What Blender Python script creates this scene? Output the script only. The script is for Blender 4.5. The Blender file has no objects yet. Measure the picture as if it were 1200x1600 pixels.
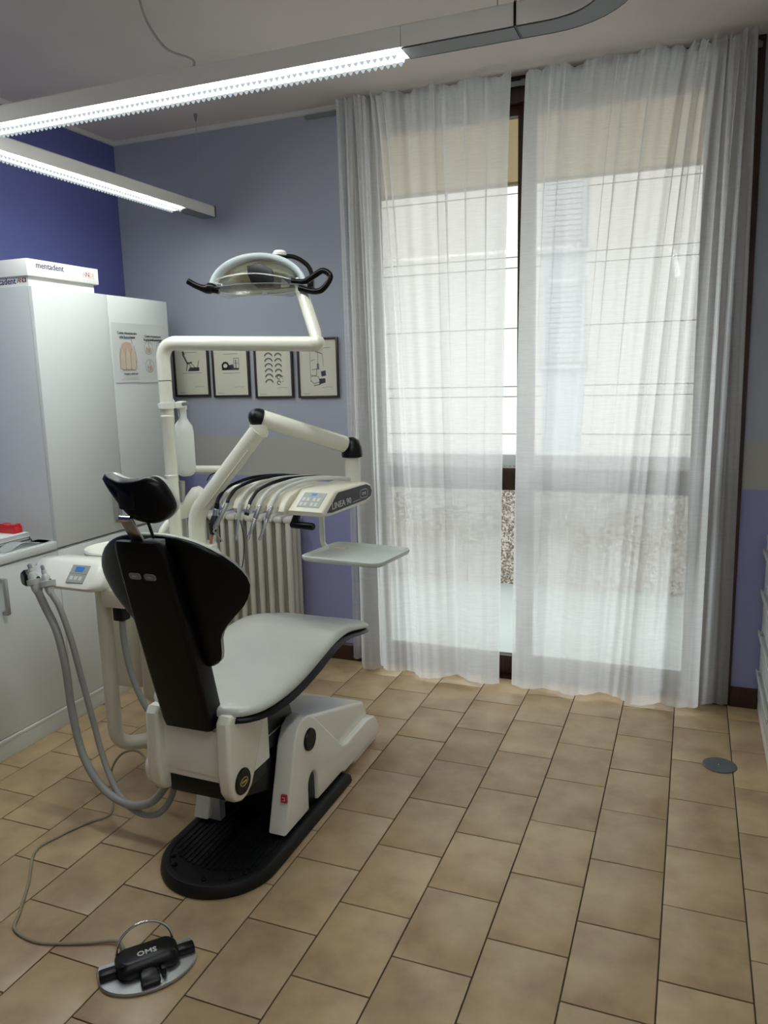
import bpy, bmesh, math, random
from mathutils import Vector, Matrix, Euler

random.seed(7)
PI = math.pi
scene = bpy.context.scene
COL = scene.collection

# ------------------------------------------------------------------ camera
YAW, PITCH, ROLL, CAM_H, FPX = -0.3800, -0.1753, -0.0255, 1.7234, 1213.74
cy, sy, cp, sp = math.cos(YAW), math.sin(YAW), math.cos(PITCH), math.sin(PITCH)
fwd = Vector((sy * cp, cy * cp, sp)); rgt = Vector((cy, -sy, 0)); upv = rgt.cross(fwd)
cr, sr = math.cos(ROLL), math.sin(ROLL)
R_, U_ = cr * rgt + sr * upv, -sr * rgt + cr * upv
cam_d = bpy.data.cameras.new('camera'); cam = bpy.data.objects.new('camera', cam_d); COL.objects.link(cam)
cam_d.sensor_fit = 'VERTICAL'; cam_d.sensor_height = 36.0; cam_d.lens = FPX / 1600 * 36.0
cam_d.clip_start = 0.05; cam_d.clip_end = 200
cam.matrix_world = Matrix(((R_.x, U_.x, -fwd.x, 0), (R_.y, U_.y, -fwd.y, 0), (R_.z, U_.z, -fwd.z, CAM_H), (0, 0, 0, 1)))
scene.camera = cam

# ------------------------------------------------------------------ world, sun, exposure
LED = 49.0
world = bpy.data.worlds.new('world'); scene.world = world; world.use_nodes = True
bg = world.node_tree.nodes['Background']
bg.inputs['Color'].default_value = (0.88, 0.94, 1.0, 1); bg.inputs['Strength'].default_value = 5.2
sun_d = bpy.data.lights.new('sun', 'SUN'); sun_d.energy = 0.9; sun_d.angle = 0.02; sun_d.color = (1.0, 0.95, 0.88)
sun = bpy.data.objects.new('sun', sun_d); COL.objects.link(sun)
sun.location = (0, -6, 14)
sun.rotation_euler = Vector((0.25, 0.75, -0.75)).to_track_quat('-Z', 'Y').to_euler()
por_d = bpy.data.lights.new('window_portal', 'AREA'); por_d.shape = 'RECTANGLE'; por_d.size = 1.75; por_d.size_y = 2.95
por_d.cycles.is_portal = True
por = bpy.data.objects.new('window_portal', por_d); COL.objects.link(por)
por.location = (-0.83, 4.36, 1.6); por.rotation_euler = (math.radians(-90), 0, 0)
vs = scene.view_settings
vs.view_transform = 'Standard'; vs.look = 'None'; vs.gamma = 1.0; vs.use_curve_mapping = False; vs.exposure = 0.0
scene.display_settings.display_device = 'sRGB'
cyc = scene.cycles
cyc.max_bounces = 10; cyc.diffuse_bounces = 6; cyc.transparent_max_bounces = 24; cyc.sample_clamp_indirect = 6.0
cyc.caustics_reflective = False; cyc.caustics_refractive = False

# ------------------------------------------------------------------ materials
def srgb(r, g, b):
    f = lambda c: (c / 255 / 12.92) if c / 255 <= 0.04045 else ((c / 255 + 0.055) / 1.055) ** 2.4
    return (f(r), f(g), f(b), 1)

MATS = {}
def mat(name, rgb, rough=0.5, metal=0.0, var=0.06, scale=6.0, coat=0.0, spec=0.5, bump=0.0, bscale=200.0):
    """Principled material whose colour is varied by a noise texture."""
    if name in MATS: return MATS[name]
    m = bpy.data.materials.new(name); m.use_nodes = True; nt = m.node_tree; N = nt.nodes; L = nt.links
    b = N['Principled BSDF']; c = srgb(*rgb)
    b.inputs['Roughness'].default_value = rough; b.inputs['Metallic'].default_value = metal
    b.inputs['Coat Weight'].default_value = coat; b.inputs['Specular IOR Level'].default_value = spec
    tc = N.new('ShaderNodeTexCoord'); nz = N.new('ShaderNodeTexNoise'); nz.inputs['Scale'].default_value = scale; nz.inputs['Detail'].default_value = 3
    L.new(tc.outputs['Object'], nz.inputs['Vector'])
    rp = N.new('ShaderNodeValToRGB'); rp.color_ramp.elements[0].position = 0.3; rp.color_ramp.elements[1].position = 0.7
    rp.color_ramp.elements[0].color = tuple(x * (1 - var) for x in c[:3]) + (1,)
    rp.color_ramp.elements[1].color = tuple(min(1, x * (1 + var)) for x in c[:3]) + (1,)
    L.new(nz.outputs['Fac'], rp.inputs['Fac']); L.new(rp.outputs['Color'], b.inputs['Base Color'])
    if bump > 0:
        n2 = N.new('ShaderNodeTexNoise'); n2.inputs['Scale'].default_value = bscale; L.new(tc.outputs['Object'], n2.inputs['Vector'])
        bp = N.new('ShaderNodeBump'); bp.inputs['Strength'].default_value = bump; bp.inputs['Distance'].default_value = 0.002
        L.new(n2.outputs['Fac'], bp.inputs['Height']); L.new(bp.outputs['Normal'], b.inputs['Normal'])
    MATS[name] = m
    return m

def emit(name, rgb, strength):
    m = bpy.data.materials.new(name); m.use_nodes = True; nt = m.node_tree
    nt.nodes.remove(nt.nodes['Principled BSDF']); e = nt.nodes.new('ShaderNodeEmission')
    e.inputs['Color'].default_value = srgb(*rgb); e.inputs['Strength'].default_value = strength
    nt.links.new(e.outputs[0], nt.nodes['Material Output'].inputs['Surface']); return m

def tile_mat():
    m = bpy.data.materials.new('terracotta_tile'); m.use_nodes = True; nt = m.node_tree; N = nt.nodes; L = nt.links
    b = N['Principled BSDF']
    geo = N.new('ShaderNodeNewGeometry'); oi = N.new('ShaderNodeObjectInfo')
    add = N.new('ShaderNodeVectorMath'); add.operation = 'ADD'; sc = N.new('ShaderNodeVectorMath'); sc.operation = 'SCALE'; sc.inputs['Scale'].default_value = 37.0
    cx = N.new('ShaderNodeCombineXYZ'); L.new(oi.outputs['Random'], cx.inputs[0]); L.new(oi.outputs['Random'], cx.inputs[1])
    L.new(cx.outputs[0], sc.inputs[0]); L.new(geo.outputs['Position'], add.inputs[0]); L.new(sc.outputs[0], add.inputs[1])
    nz = N.new('ShaderNodeTexNoise'); nz.inputs['Scale'].default_value = 5.5; nz.inputs['Detail'].default_value = 4; nz.inputs['Roughness'].default_value = 0.55
    L.new(add.outputs[0], nz.inputs['Vector'])
    rp = N.new('ShaderNodeValToRGB'); e = rp.color_ramp.elements
    e[0].position = 0.30; e[0].color = srgb(156, 130, 100); e[1].position = 0.72; e[1].color = srgb(188, 165, 130)
    x = e.new(0.5); x.color = srgb(174, 150, 116)
    L.new(nz.outputs['Fac'], rp.inputs['Fac'])
    hs = N.new('ShaderNodeHueSaturation'); mr = N.new('ShaderNodeMapRange'); mr.inputs['To Min'].default_value = 0.93; mr.inputs['To Max'].default_value = 1.06
    L.new(oi.outputs['Random'], mr.inputs['Value']); L.new(mr.outputs[0], hs.inputs['Value']); L.new(rp.outputs['Color'], hs.inputs['Color'])
    L.new(hs.outputs['Color'], b.inputs['Base Color'])
    n2 = N.new('ShaderNodeTexNoise'); n2.inputs['Scale'].default_value = 14; L.new(geo.outputs['Position'], n2.inputs['Vector'])
    bp = N.new('ShaderNodeBump'); bp.inputs['Strength'].default_value = 0.12; bp.inputs['Distance'].default_value = 0.01
    L.new(n2.outputs['Fac'], bp.inputs['Height']); L.new(bp.outputs['Normal'], b.inputs['Normal'])
    b.inputs['Roughness'].default_value = 0.36; b.inputs['Specular IOR Level'].default_value = 0.4
    return m

def banded_wall_mat():
    """upper grey-blue paint, grey dado band, violet paint below (paint limits at real heights)"""
    m = bpy.data.materials.new('painted_bands'); m.use_nodes = True; nt = m.node_tree; N = nt.nodes; L = nt.links
    b = N['Principled BSDF']; geo = N.new('ShaderNodeNewGeometry'); sx = N.new('ShaderNodeSeparateXYZ'); L.new(geo.outputs['Position'], sx.inputs[0])
    dv = N.new('ShaderNodeMath'); dv.operation = 'DIVIDE'; dv.inputs[1].default_value = 3.2; L.new(sx.outputs['Z'], dv.inputs[0])
    rp = N.new('ShaderNodeValToRGB'); rp.color_ramp.interpolation = 'CONSTANT'; e = rp.color_ramp.elements
    e[0].position = 0.0; e[0].color = srgb(137, 139, 180)
    e[1].position = 1.355 / 3.2; e[1].color = srgb(158, 163, 175)
    x = e.new(1.12 / 3.2); x.color = srgb(165, 164, 158)
    L.new(dv.outputs[0], rp.inputs['Fac'])
    nz = N.new('ShaderNodeTexNoise'); nz.inputs['Scale'].default_value = 3; L.new(geo.outputs['Position'], nz.inputs['Vector'])
    mr = N.new('ShaderNodeMapRange'); mr.inputs['To Min'].default_value = 0.97; mr.inputs['To Max'].default_value = 1.03; L.new(nz.outputs['Fac'], mr.inputs['Value'])
    hs = N.new('ShaderNodeHueSaturation'); L.new(mr.outputs[0], hs.inputs['Value']); L.new(rp.outputs['Color'], hs.inputs['Color'])
    L.new(hs.outputs['Color'], b.inputs['Base Color']); b.inputs['Roughness'].default_value = 0.75
    return m

def curtain_mat():
    m = bpy.data.materials.new('sheer_voile'); m.use_nodes = True; nt = m.node_tree; N = nt.nodes; L = nt.links
    N.remove(N['Principled BSDF'])
    tr = N.new('ShaderNodeBsdfTransparent'); tl = N.new('ShaderNodeBsdfTranslucent'); df = N.new('ShaderNodeBsdfDiffuse')
    for n in (tl, df): n.inputs['Color'].default_value = (0.93, 0.93, 0.92, 1)
    m1 = N.new('ShaderNodeMixShader'); m1.inputs[0].default_value = 0.22; L.new(tl.outputs[0], m1.inputs[1]); L.new(df.outputs[0], m1.inputs[2])
    tc = N.new('ShaderNodeTexCoord'); mp = N.new('ShaderNodeMapping'); mp.inputs['Scale'].default_value = (12, 12, 260); L.new(tc.outputs['Object'], mp.inputs['Vector'])
    nz = N.new('ShaderNodeTexNoise'); nz.inputs['Scale'].default_value = 1.0; nz.inputs['Detail'].default_value = 2; L.new(mp.outputs[0], nz.inputs['Vector'])
    mr = N.new('ShaderNodeMapRange'); mr.inputs['From Min'].default_value = 0.3; mr.inputs['From Max'].default_value = 0.7
    mr.inputs['To Min'].default_value = 0.66; mr.inputs['To Max'].default_value = 0.74; L.new(nz.outputs['Fac'], mr.inputs['Value'])
    m2 = N.new('ShaderNodeMixShader'); L.new(mr.outputs[0], m2.inputs[0]); L.new(tr.outputs[0], m2.inputs[1]); L.new(m1.outputs[0], m2.inputs[2])
    L.new(m2.outputs[0], N['Material Output'].inputs['Surface'])
    return m

def pane_mat(name, tint=(0.97, 0.985, 0.98), refl=0.06, rough=0.0):
    m = bpy.data.materials.new(name); m.use_nodes = True; nt = m.node_tree; N = nt.nodes; L = nt.links
    N.remove(N['Principled BSDF'])
    tr = N.new('ShaderNodeBsdfTransparent'); tr.inputs['Color'].default_value = tint + (1,)
    gl = N.new('ShaderNodeBsdfGlossy'); gl.inputs['Roughness'].default_value = rough
    fr = N.new('ShaderNodeFresnel'); fr.inputs['IOR'].default_value = 1.45
    geo = N.new('ShaderNodeNewGeometry'); iv = N.new('ShaderNodeMath'); iv.operation = 'SUBTRACT'; iv.inputs[0].default_value = 1.0; L.new(geo.outputs['Backfacing'], iv.inputs[1])
    m0 = N.new('ShaderNodeMath'); m0.operation = 'MULTIPLY'; L.new(fr.outputs[0], m0.inputs[0]); L.new(iv.outputs[0], m0.inputs[1])   # only the outer face reflects
    mx = N.new('ShaderNodeMath'); mx.operation = 'ADD'; mx.inputs[1].default_value = refl * 0.3; L.new(m0.outputs[0], mx.inputs[0])
    ms = N.new('ShaderNodeMixShader'); L.new(mx.outputs[0], ms.inputs[0]); L.new(tr.outputs[0], ms.inputs[1]); L.new(gl.outputs[0], ms.inputs[2])
    L.new(ms.outputs[0], N['Material Output'].inputs['Surface']); return m

def speckle_mat():
    m = bpy.data.materials.new('roughcast_aggregate'); m.use_nodes = True; nt = m.node_tree; N = nt.nodes; L = nt.links
    b = N['Principled BSDF']; tc = N.new('ShaderNodeTexCoord'); v = N.new('ShaderNodeTexVoronoi'); v.inputs['Scale'].default_value = 80
    L.new(tc.outputs['Object'], v.inputs['Vector']); rp = N.new('ShaderNodeValToRGB'); e = rp.color_ramp.elements
    e[0].position = 0.1; e[0].color = srgb(226, 214, 198); e[1].position = 0.8; e[1].color = srgb(122, 102, 86)
    sx = N.new('ShaderNodeSeparateColor'); L.new(v.outputs['Color'], sx.inputs[0]); L.new(sx.outputs[0], rp.inputs['Fac'])
    L.new(rp.outputs['Color'], b.inputs['Base Color']); b.inputs['Roughness'].default_value = 0.9
    bp = N.new('ShaderNodeBump'); bp.inputs['Distance'].default_value = 0.01; L.new(v.outputs['Distance'], bp.inputs['Height']); L.new(bp.outputs['Normal'], b.inputs['Normal'])
    return m

def wood_mat():
    m = bpy.data.materials.new('dark_brown_wood'); m.use_nodes = True; nt = m.node_tree; N = nt.nodes; L = nt.links
    b = N['Principled BSDF']; tc = N.new('ShaderNodeTexCoord'); mp = N.new('ShaderNodeMapping'); mp.inputs['Scale'].default_value = (30, 30, 2)
    L.new(tc.outputs['Object'], mp.inputs['Vector']); nz = N.new('ShaderNodeTexNoise'); nz.inputs['Scale'].default_value = 2; nz.inputs['Detail'].default_value = 6
    L.new(mp.outputs[0], nz.inputs['Vector']); rp = N.new('ShaderNodeValToRGB'); e = rp.color_ramp.elements
    e[0].position = 0.3; e[0].color = srgb(34, 19, 14); e[1].position = 0.75; e[1].color = srgb(70, 38, 26)
    L.new(nz.outputs['Fac'], rp.inputs['Fac']); L.new(rp.outputs['Color'], b.inputs['Base Color']); b.inputs['Roughness'].default_value = 0.4
    return m

M_TILE = tile_mat(); M_WALL = banded_wall_mat(); M_CURT = curtain_mat(); M_WOOD = wood_mat(); M_SPECK = speckle_mat()
M_GLASS = pane_mat('window_glass'); M_SHIELD = pane_mat('clear_polycarbonate', (0.985, 0.985, 0.985), 0.05)
M_GROUT = mat('grout', (86, 74, 60), 0.9)
M_VIOLET = mat('deep_violet_paint', (92, 97, 156), 0.75, var=0.02)
M_CEIL = mat('ceiling_paint', (212, 203, 196), 0.85, var=0.015, scale=2)
M_TRIM = mat('white_trim_paint', (220, 219, 216), 0.6)
M_WHITEW = mat('plain_wall_paint', (205, 205, 208), 0.8, var=0.02)
M_LAM = mat('white_laminate', (212, 216, 213), 0.35, var=0.01)
M_LAMG = mat('grey_edge_laminate', (196, 197, 192), 0.45, var=0.02)
M_GAP = mat('dark_gap', (46, 46, 48), 0.8)
M_CREAM = mat('cream_enamel', (232, 232, 216), 0.22, var=0.015, coat=0.4)
M_CREAM2 = mat('cream_plastic', (222, 218, 200), 0.35, var=0.02)
M_WPLAS = mat('white_plastic', (236, 236, 226), 0.25, var=0.012, coat=0.3)
M_BLACK = mat('black_plastic', (13, 13, 15), 0.35, var=0.1, spec=0.3)
M_BLACKS = mat('black_gloss_shell', (5, 5, 7), 0.33, var=0.1, spec=0.22)
M_RUBBER = mat('black_rubber', (17, 18, 21), 0.5, var=0.1, spec=0.35)
M_UPH = mat('pale_grey_upholstery', (190, 194, 186), 0.34, coat=0.25, var=0.03, scale=9, bump=0.05)
M_STEEL = mat('brushed_steel', (185, 183, 178), 0.3, 1.0, var=0.05, scale=30)
M_SATIN = mat('satin_chrome', (176, 178, 177), 0.27, 0.85, var=0.03)
M_ALU = mat('cast_aluminium', (176, 178, 178), 0.42, 1.0, var=0.08, scale=18)
M_CHROME = mat('chrome', (220, 220, 220), 0.08, 1.0, var=0.01)
M_REFL = mat('dichroic_mirror', (228, 230, 220), 0.16, 0.75, var=0.1, scale=14)
M_RADI = mat('radiator_enamel', (206, 204, 194), 0.4, var=0.03)
M_HOSE = mat('grey_hose', (150, 150, 146), 0.5, var=0.03)
M_HOSEL = mat('light_grey_hose', (196, 198, 194), 0.4, var=0.03)
M_CORD = mat('beige_cord', (146, 138, 116), 0.5, var=0.04)
M_FRAME = mat('dark_walnut_frame', (48, 36, 30), 0.4, var=0.1)
M_PAPER = mat('aged_paper', (222, 220, 202), 0.8, var=0.02)
M_SHEET = mat('poster_paper', (214, 218, 216), 0.35, var=0.01)
M_INK = mat('ink', (58, 58, 58), 0.7)
M_INKL = mat('pale_ink', (128, 128, 124), 0.7)
M_NAVY = mat('navy_print', (30, 34, 74), 0.6)
M_RED = mat('red_print', (196, 40, 48), 0.6)
M_PINK = mat('gum_print', (206, 176, 162), 0.7)
M_TOOTH = mat('tooth_print', (206, 196, 170), 0.7)
M_REDP = mat('red_acrylic', (205, 24, 28), 0.2, var=0.05)
M_CARD = mat('white_card', (232, 232, 228), 0.6, var=0.01)
M_GREYP = mat('grey_plastic', (120, 122, 124), 0.4)
M_LGREY = mat('pale_grey_plastic', (176, 178, 174), 0.4)
M_TRAY = mat('pale_green_tray', (202, 210, 204), 0.3, var=0.015)
M_PANEL = mat('membrane_panel', (158, 166, 160), 0.4, var=0.02)
M_BLUE = mat('blue_display', (70, 130, 205), 0.3, var=0.05)
M_CHARC = mat('charcoal_panel', (52, 54, 58), 0.4, var=0.04)
M_LETTER = mat('pale_lettering', (205, 205, 198), 0.5)
M_BOTTLE = mat('milky_bottle', (226, 230, 224), 0.3, var=0.01)
M_AWN = mat('beige_awning', (206, 192, 164), 0.85, var=0.03)
_nt = M_AWN.node_tree; _tl = _nt.nodes.new('ShaderNodeBsdfTranslucent'); _tl.inputs['Color'].default_value = srgb(214, 196, 160); _ms = _nt.nodes.new('ShaderNodeMixShader'); _ms.inputs[0].default_value = 0.22
_nt.links.new(_nt.nodes['Principled BSDF'].outputs[0], _ms.inputs[1]); _nt.links.new(_tl.outputs[0], _ms.inputs[2]); _nt.links.new(_ms.outputs[0], _nt.nodes['Material Output'].inputs['Surface'])
M_FACADE = mat('pale_facade', (142, 137, 129), 0.9, var=0.03, scale=0.7)
M_SHUT = mat('shutter_white', (118, 120, 121), 0.7, var=0.02)
M_STONE = mat('grey_coping', (150, 148, 144), 0.8, var=0.05)
M_MARBLE = mat('pale_balcony_tiles', (170, 176, 171), 0.3, var=0.06, scale=3)
M_PROFW = mat('white_lamp_profile', (236, 235, 230), 0.35, var=0.01)
M_PROFG = mat('grey_lamp_profile', (92, 96, 99), 0.4, 0.2, var=0.02)
M_LED = emit('led_diffuser', (246, 252, 250), LED)
M_LEDT = emit('led_prism_tips', (225, 240, 246), LED * 0.014)

# ------------------------------------------------------------------ helpers
def link(o, parent=None):
    COL.objects.link(o)
    if parent is not None: o.parent = parent
    return o

def origin(p):
    """world position of a parent's origin (roots are unrotated unless local=True is used)"""
    v = Vector((0, 0, 0))
    while p is not None:
        v += p.location; p = p.parent
    return v

def obj(name, bm, m, parent=None, local=False, base=None, smooth=35, **tags):
    """one mesh object; vertices are given in world space unless local"""
    bmesh.ops.recalc_face_normals(bm, faces=bm.faces)
    me = bpy.data.meshes.new(name); 
    if parent is not None and not local:
        bmesh.ops.translate(bm, verts=bm.verts, vec=-origin(parent))
    if parent is None and base is not None:
        bmesh.ops.translate(bm, verts=bm.verts, vec=-Vector(base))
    bm.to_mesh(me); bm.free()
    if isinstance(m, (list, tuple)):
        for x in m: me.materials.append(x)
    else: me.materials.append(m)
    if smooth:
        me.shade_smooth(); me.set_sharp_from_angle(angle=math.radians(smooth))
    o = bpy.data.objects.new(name, me); link(o, parent)
    if parent is None and base is not None: o.location = base
    for k, v in tags.items(): o[k] = v
    return o

def thing(name, label, cat, loc=(0, 0, 0), rotz=0, group=None):
    o = bpy.data.objects.new(name, None); link(o); o.location = loc; o.rotation_euler = (0, 0, rotz); o.empty_display_size = 0.05
    o['label'] = label; o['category'] = cat
    if group: o['group'] = group
    return o

def BM(): return bmesh.new()

def add_box(bm, x0, x1, y0, y1, z0, z1, bevel=0.0, segs=2):
    r = bmesh.ops.create_cube(bm, size=1.0); vs_ = r['verts']
    for v in vs_:
        v.co = Vector(((x0 + x1) / 2 + v.co.x * (x1 - x0), (y0 + y1) / 2 + v.co.y * (y1 - y0), (z0 + z1) / 2 + v.co.z * (z1 - z0)))
    if bevel > 0:
        es = {e for v in vs_ for e in v.link_edges}
        bmesh.ops.bevel(bm, geom=list(es), offset=bevel, segments=segs, profile=0.5, affect='EDGES', clamp_overlap=True)
    return bm

def box(x0, x1, y0, y1, z0, z1, bevel=0.0, segs=2): return add_box(BM(), x0, x1, y0, y1, z0, z1, bevel, segs)

def add_prism(bm, pts, axis, a, b, bevel=0.0, segs=2):
    """extrude a 2D outline: axis 'x' -> pts are (y,z), 'y' -> (x,z), 'z' -> (x,y)"""
    def P(u, v, w):
        return {'x': (w, u, v), 'y': (u, w, v), 'z': (u, v, w)}[axis]
    va = [bm.verts.new(P(u, v, a)) for u, v in pts]; vb = [bm.verts.new(P(u, v, b)) for u, v in pts]
    n = len(pts); fs = [bm.faces.new(va), bm.faces.new(vb[::-1])]
    for i in range(n): bm.faces.new((va[i], va[(i + 1) % n], vb[(i + 1) % n], vb[i]))
    if bevel > 0:
        es = {e for f in fs for e in f.edges}
        bmesh.ops.recalc_face_normals(bm, faces=bm.faces)
        bmesh.ops.bevel(bm, geom=list(es), offset=bevel, segments=segs, profile=0.5, affect='EDGES', clamp_overlap=True)
    return bm

def prism(*a, **k): return add_prism(BM(), *a, **k)

def smooth_path(pts, n=8):
    """Catmull-Rom through the points"""
    P = [Vector(p) for p in pts]; P = [2 * P[0] - P[1]] + P + [2 * P[-1] - P[-2]]; out = []
    for i in range(1, len(P) - 2):
        a, b, c, d = P[i - 1:i + 3]
        for k in range(n):
            t = k / n
            out.append(0.5 * ((2 * b) + (c - a) * t + (2 * a - 5 * b + 4 * c - d) * t * t + (3 * b - a - 3 * c + d) * t ** 3))
    out.append(P[-2]); return out

def round_path(pts, r, n=8):
    """polyline with its inner corners rounded"""
    P = [Vector(p) for p in pts]; out = [P[0]]
    for i in range(1, len(P) - 1):
        a, b, c = P[i - 1:i + 2]; d1, d2 = (a - b), (c - b)
        k = min(r, d1.length * 0.49, d2.length * 0.49); s, e = b + d1.normalized() * k, b + d2.normalized() * k
        for j in range(n + 1):
            t = j / n; out.append(s * (1 - t) ** 2 + b * 2 * t * (1 - t) + e * t * t)
    out.append(P[-1]); return out

def add_tube(bm, path, rad, segs=14, caps=True, flat=1.0):
    P = [Vector(p) for p in path]; n = len(P); rings = []
    T = [(P[min(i + 1, n - 1)] - P[max(i - 1, 0)]).normalized() for i in range(n)]
    ref = Vector((0, 0, 1)) if abs(T[0].z) < 0.9 else Vector((1, 0, 0))
    nrm = (ref - T[0] * ref.dot(T[0])).normalized()
    for i in range(n):
        if i: 
            nrm = nrm - T[i] * nrm.dot(T[i]); nrm.normalize()
        bi = T[i].cross(nrm); r = rad[i] if isinstance(rad, (list, tuple)) else rad
        rings.append([bm.verts.new(P[i] + nrm * (math.cos(a) * r) + bi * (math.sin(a) * r * flat)) for a in (2 * PI * k / segs for k in range(segs))])
    for A, B in zip(rings, rings[1:]):
        for k in range(segs): bm.faces.new((A[k], A[(k + 1) % segs], B[(k + 1) % segs], B[k]))
    if caps: bm.faces.new(rings[0][::-1]); bm.faces.new(rings[-1])
    return bm

def tube(*a, **k): return add_tube(BM(), *a, **k)

def add_lathe(bm, prof, c=(0, 0, 0), segs=24, mtx=None):
    """prof: (radius, z) pairs from bottom to top"""
    c = Vector(c); rings = []
    for r, z in prof:
        if r < 1e-6:
            p = Vector((0, 0, z)); rings.append([bm.verts.new(c + (mtx @ p if mtx else p))])
        else:
            ring = []
            for k in range(segs):
                a = 2 * PI * k / segs; p = Vector((r * math.cos(a), r * math.sin(a), z)); ring.append(bm.verts.new(c + (mtx @ p if mtx else p)))
            rings.append(ring)
    for A, B in zip(rings, rings[1:]):
        if len(A) == 1 and len(B) == 1: continue
        if len(A) == 1:
            for k in range(segs): bm.faces.new((A[0], B[(k + 1) % segs], B[k]))
        elif len(B) == 1:
            for k in range(segs): bm.faces.new((A[k], A[(k + 1) % segs], B[0]))
        else:
            for k in range(segs): bm.faces.new((A[k], A[(k + 1) % segs], B[(k + 1) % segs], B[k]))
    if len(rings[0]) > 1: bm.faces.new(rings[0][::-1])
    if len(rings[-1]) > 1: bm.faces.new(rings[-1])
    return bm

def lathe(*a, **k): return add_lathe(BM(), *a, **k)

def add_loft(bm, rings, caps=True):
    V = [[bm.verts.new(p) for p in r] for r in rings]; n = len(V[0])
    for A, B in zip(V, V[1:]):
        for k in range(n): bm.faces.new((A[k], A[(k + 1) % n], B[(k + 1) % n], B[k]))
    if caps: bm.faces.new(V[0][::-1]); bm.faces.new(V[-1])
    return bm

def loft(rings, caps=True): return add_loft(BM(), rings, caps)

def rrect(w, h, r, n=5, cx=0, cy_=0):
    """rounded rectangle outline, counter-clockwise"""
    o = []
    for sx_, sy_, a0 in ((1, 1, 0), (-1, 1, 90), (-1, -1, 180), (1, -1, 270)):
        for k in range(n + 1):
            a = math.radians(a0 + 90 * k / n); o.append((cx + sx_ * (w / 2 - r) + r * math.cos(a), cy_ + sy_ * (h / 2 - r) + r * math.sin(a)))
    return o

def rot_to(d):
    return Vector((0, 0, 1)).rotation_difference(Vector(d).normalized()).to_matrix()

def interp(tab, x):
    if x <= tab[0][0]: return tab[0][1]
    for (a, b), (c, d) in zip(tab, tab[1:]):
        if x <= c:
            t = (x - a) / (c - a); return b + (d - b) * t
    return tab[-1][1]

def sinterp(tab, x):
    """smooth (cubic hermite) table lookup"""
    n = len(tab)
    if x <= tab[0][0]: return tab[0][1]
    if x >= tab[-1][0]: return tab[-1][1]
    for i in range(n - 1):
        x0, y0 = tab[i]; x1, y1 = tab[i + 1]
        if x <= x1:
            s = lambda j: (tab[min(j + 1, n - 1)][1] - tab[max(j - 1, 0)][1]) / (tab[min(j + 1, n - 1)][0] - tab[max(j - 1, 0)][0])
            h = x1 - x0; t = (x - x0) / h
            return (2 * t ** 3 - 3 * t ** 2 + 1) * y0 + (t ** 3 - 2 * t ** 2 + t) * h * s(i) + (-2 * t ** 3 + 3 * t ** 2) * y1 + (t ** 3 - t ** 2) * h * s(i + 1)

def lettering(text, size, mtx, m, parent, name='lettering', depth=0.0006, align='LEFT', local=False, bold=0.0):
    """flat print as a thin mesh; mtx places it in world (or parent-local) space"""
    cu = bpy.data.curves.new(name, 'FONT'); cu.body = text; cu.size = size; cu.align_x = align; cu.extrude = depth; cu.offset = bold; cu.resolution_u = 2
    tmp = bpy.data.objects.new(name, cu); COL.objects.link(tmp)
    dg = bpy.context.evaluated_depsgraph_get(); me = bpy.data.meshes.new_from_object(tmp.evaluated_get(dg))
    bpy.data.objects.remove(tmp); bpy.data.curves.remove(cu)
    bm = BM(); bm.from_mesh(me); bpy.data.meshes.remove(me); bmesh.ops.transform(bm, matrix=mtx, verts=bm.verts)
    return obj(name, bm, m, parent, local=local, smooth=0)

def face_mtx(loc, facing):
    """matrix whose local x/y is the reading plane: facing '+x', '-y', '+z'"""
    e = {'+x': Euler((PI / 2, 0, PI / 2)), '-y': Euler((PI / 2, 0, 0)), '+z': Euler((0, 0, 0))}[facing]
    return Matrix.Translation(Vector(loc)) @ e.to_matrix().to_4x4()

def add_stroke(bm, pts, w, mtx, z=0.0):
    """flat ink line of width w through 2D points, placed by mtx"""
    for a, b in zip(pts, pts[1:]):
        a = Vector(a); b = Vector(b); d = b - a
        if d.length < 1e-6: continue
        n = Vector((-d.y, d.x)).normalized() * w / 2; e = d.normalized() * w * 0.3
        bm.faces.new([bm.verts.new(mtx @ Vector((p.x, p.y, z))) for p in (a - e + n, a - e - n, b + e - n, b + e + n)])

def add_poly(bm, pts, mtx, z=0.0):
    bm.faces.new([bm.verts.new(mtx @ Vector((p[0], p[1], z))) for p in pts])

def structure(name, bm, m, parent=None, label=None, **k):
    o = obj(name, bm, m, parent, **k)
    if parent is None: o['kind'] = 'structure'
    if label: o['label'] = label
    return o

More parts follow.
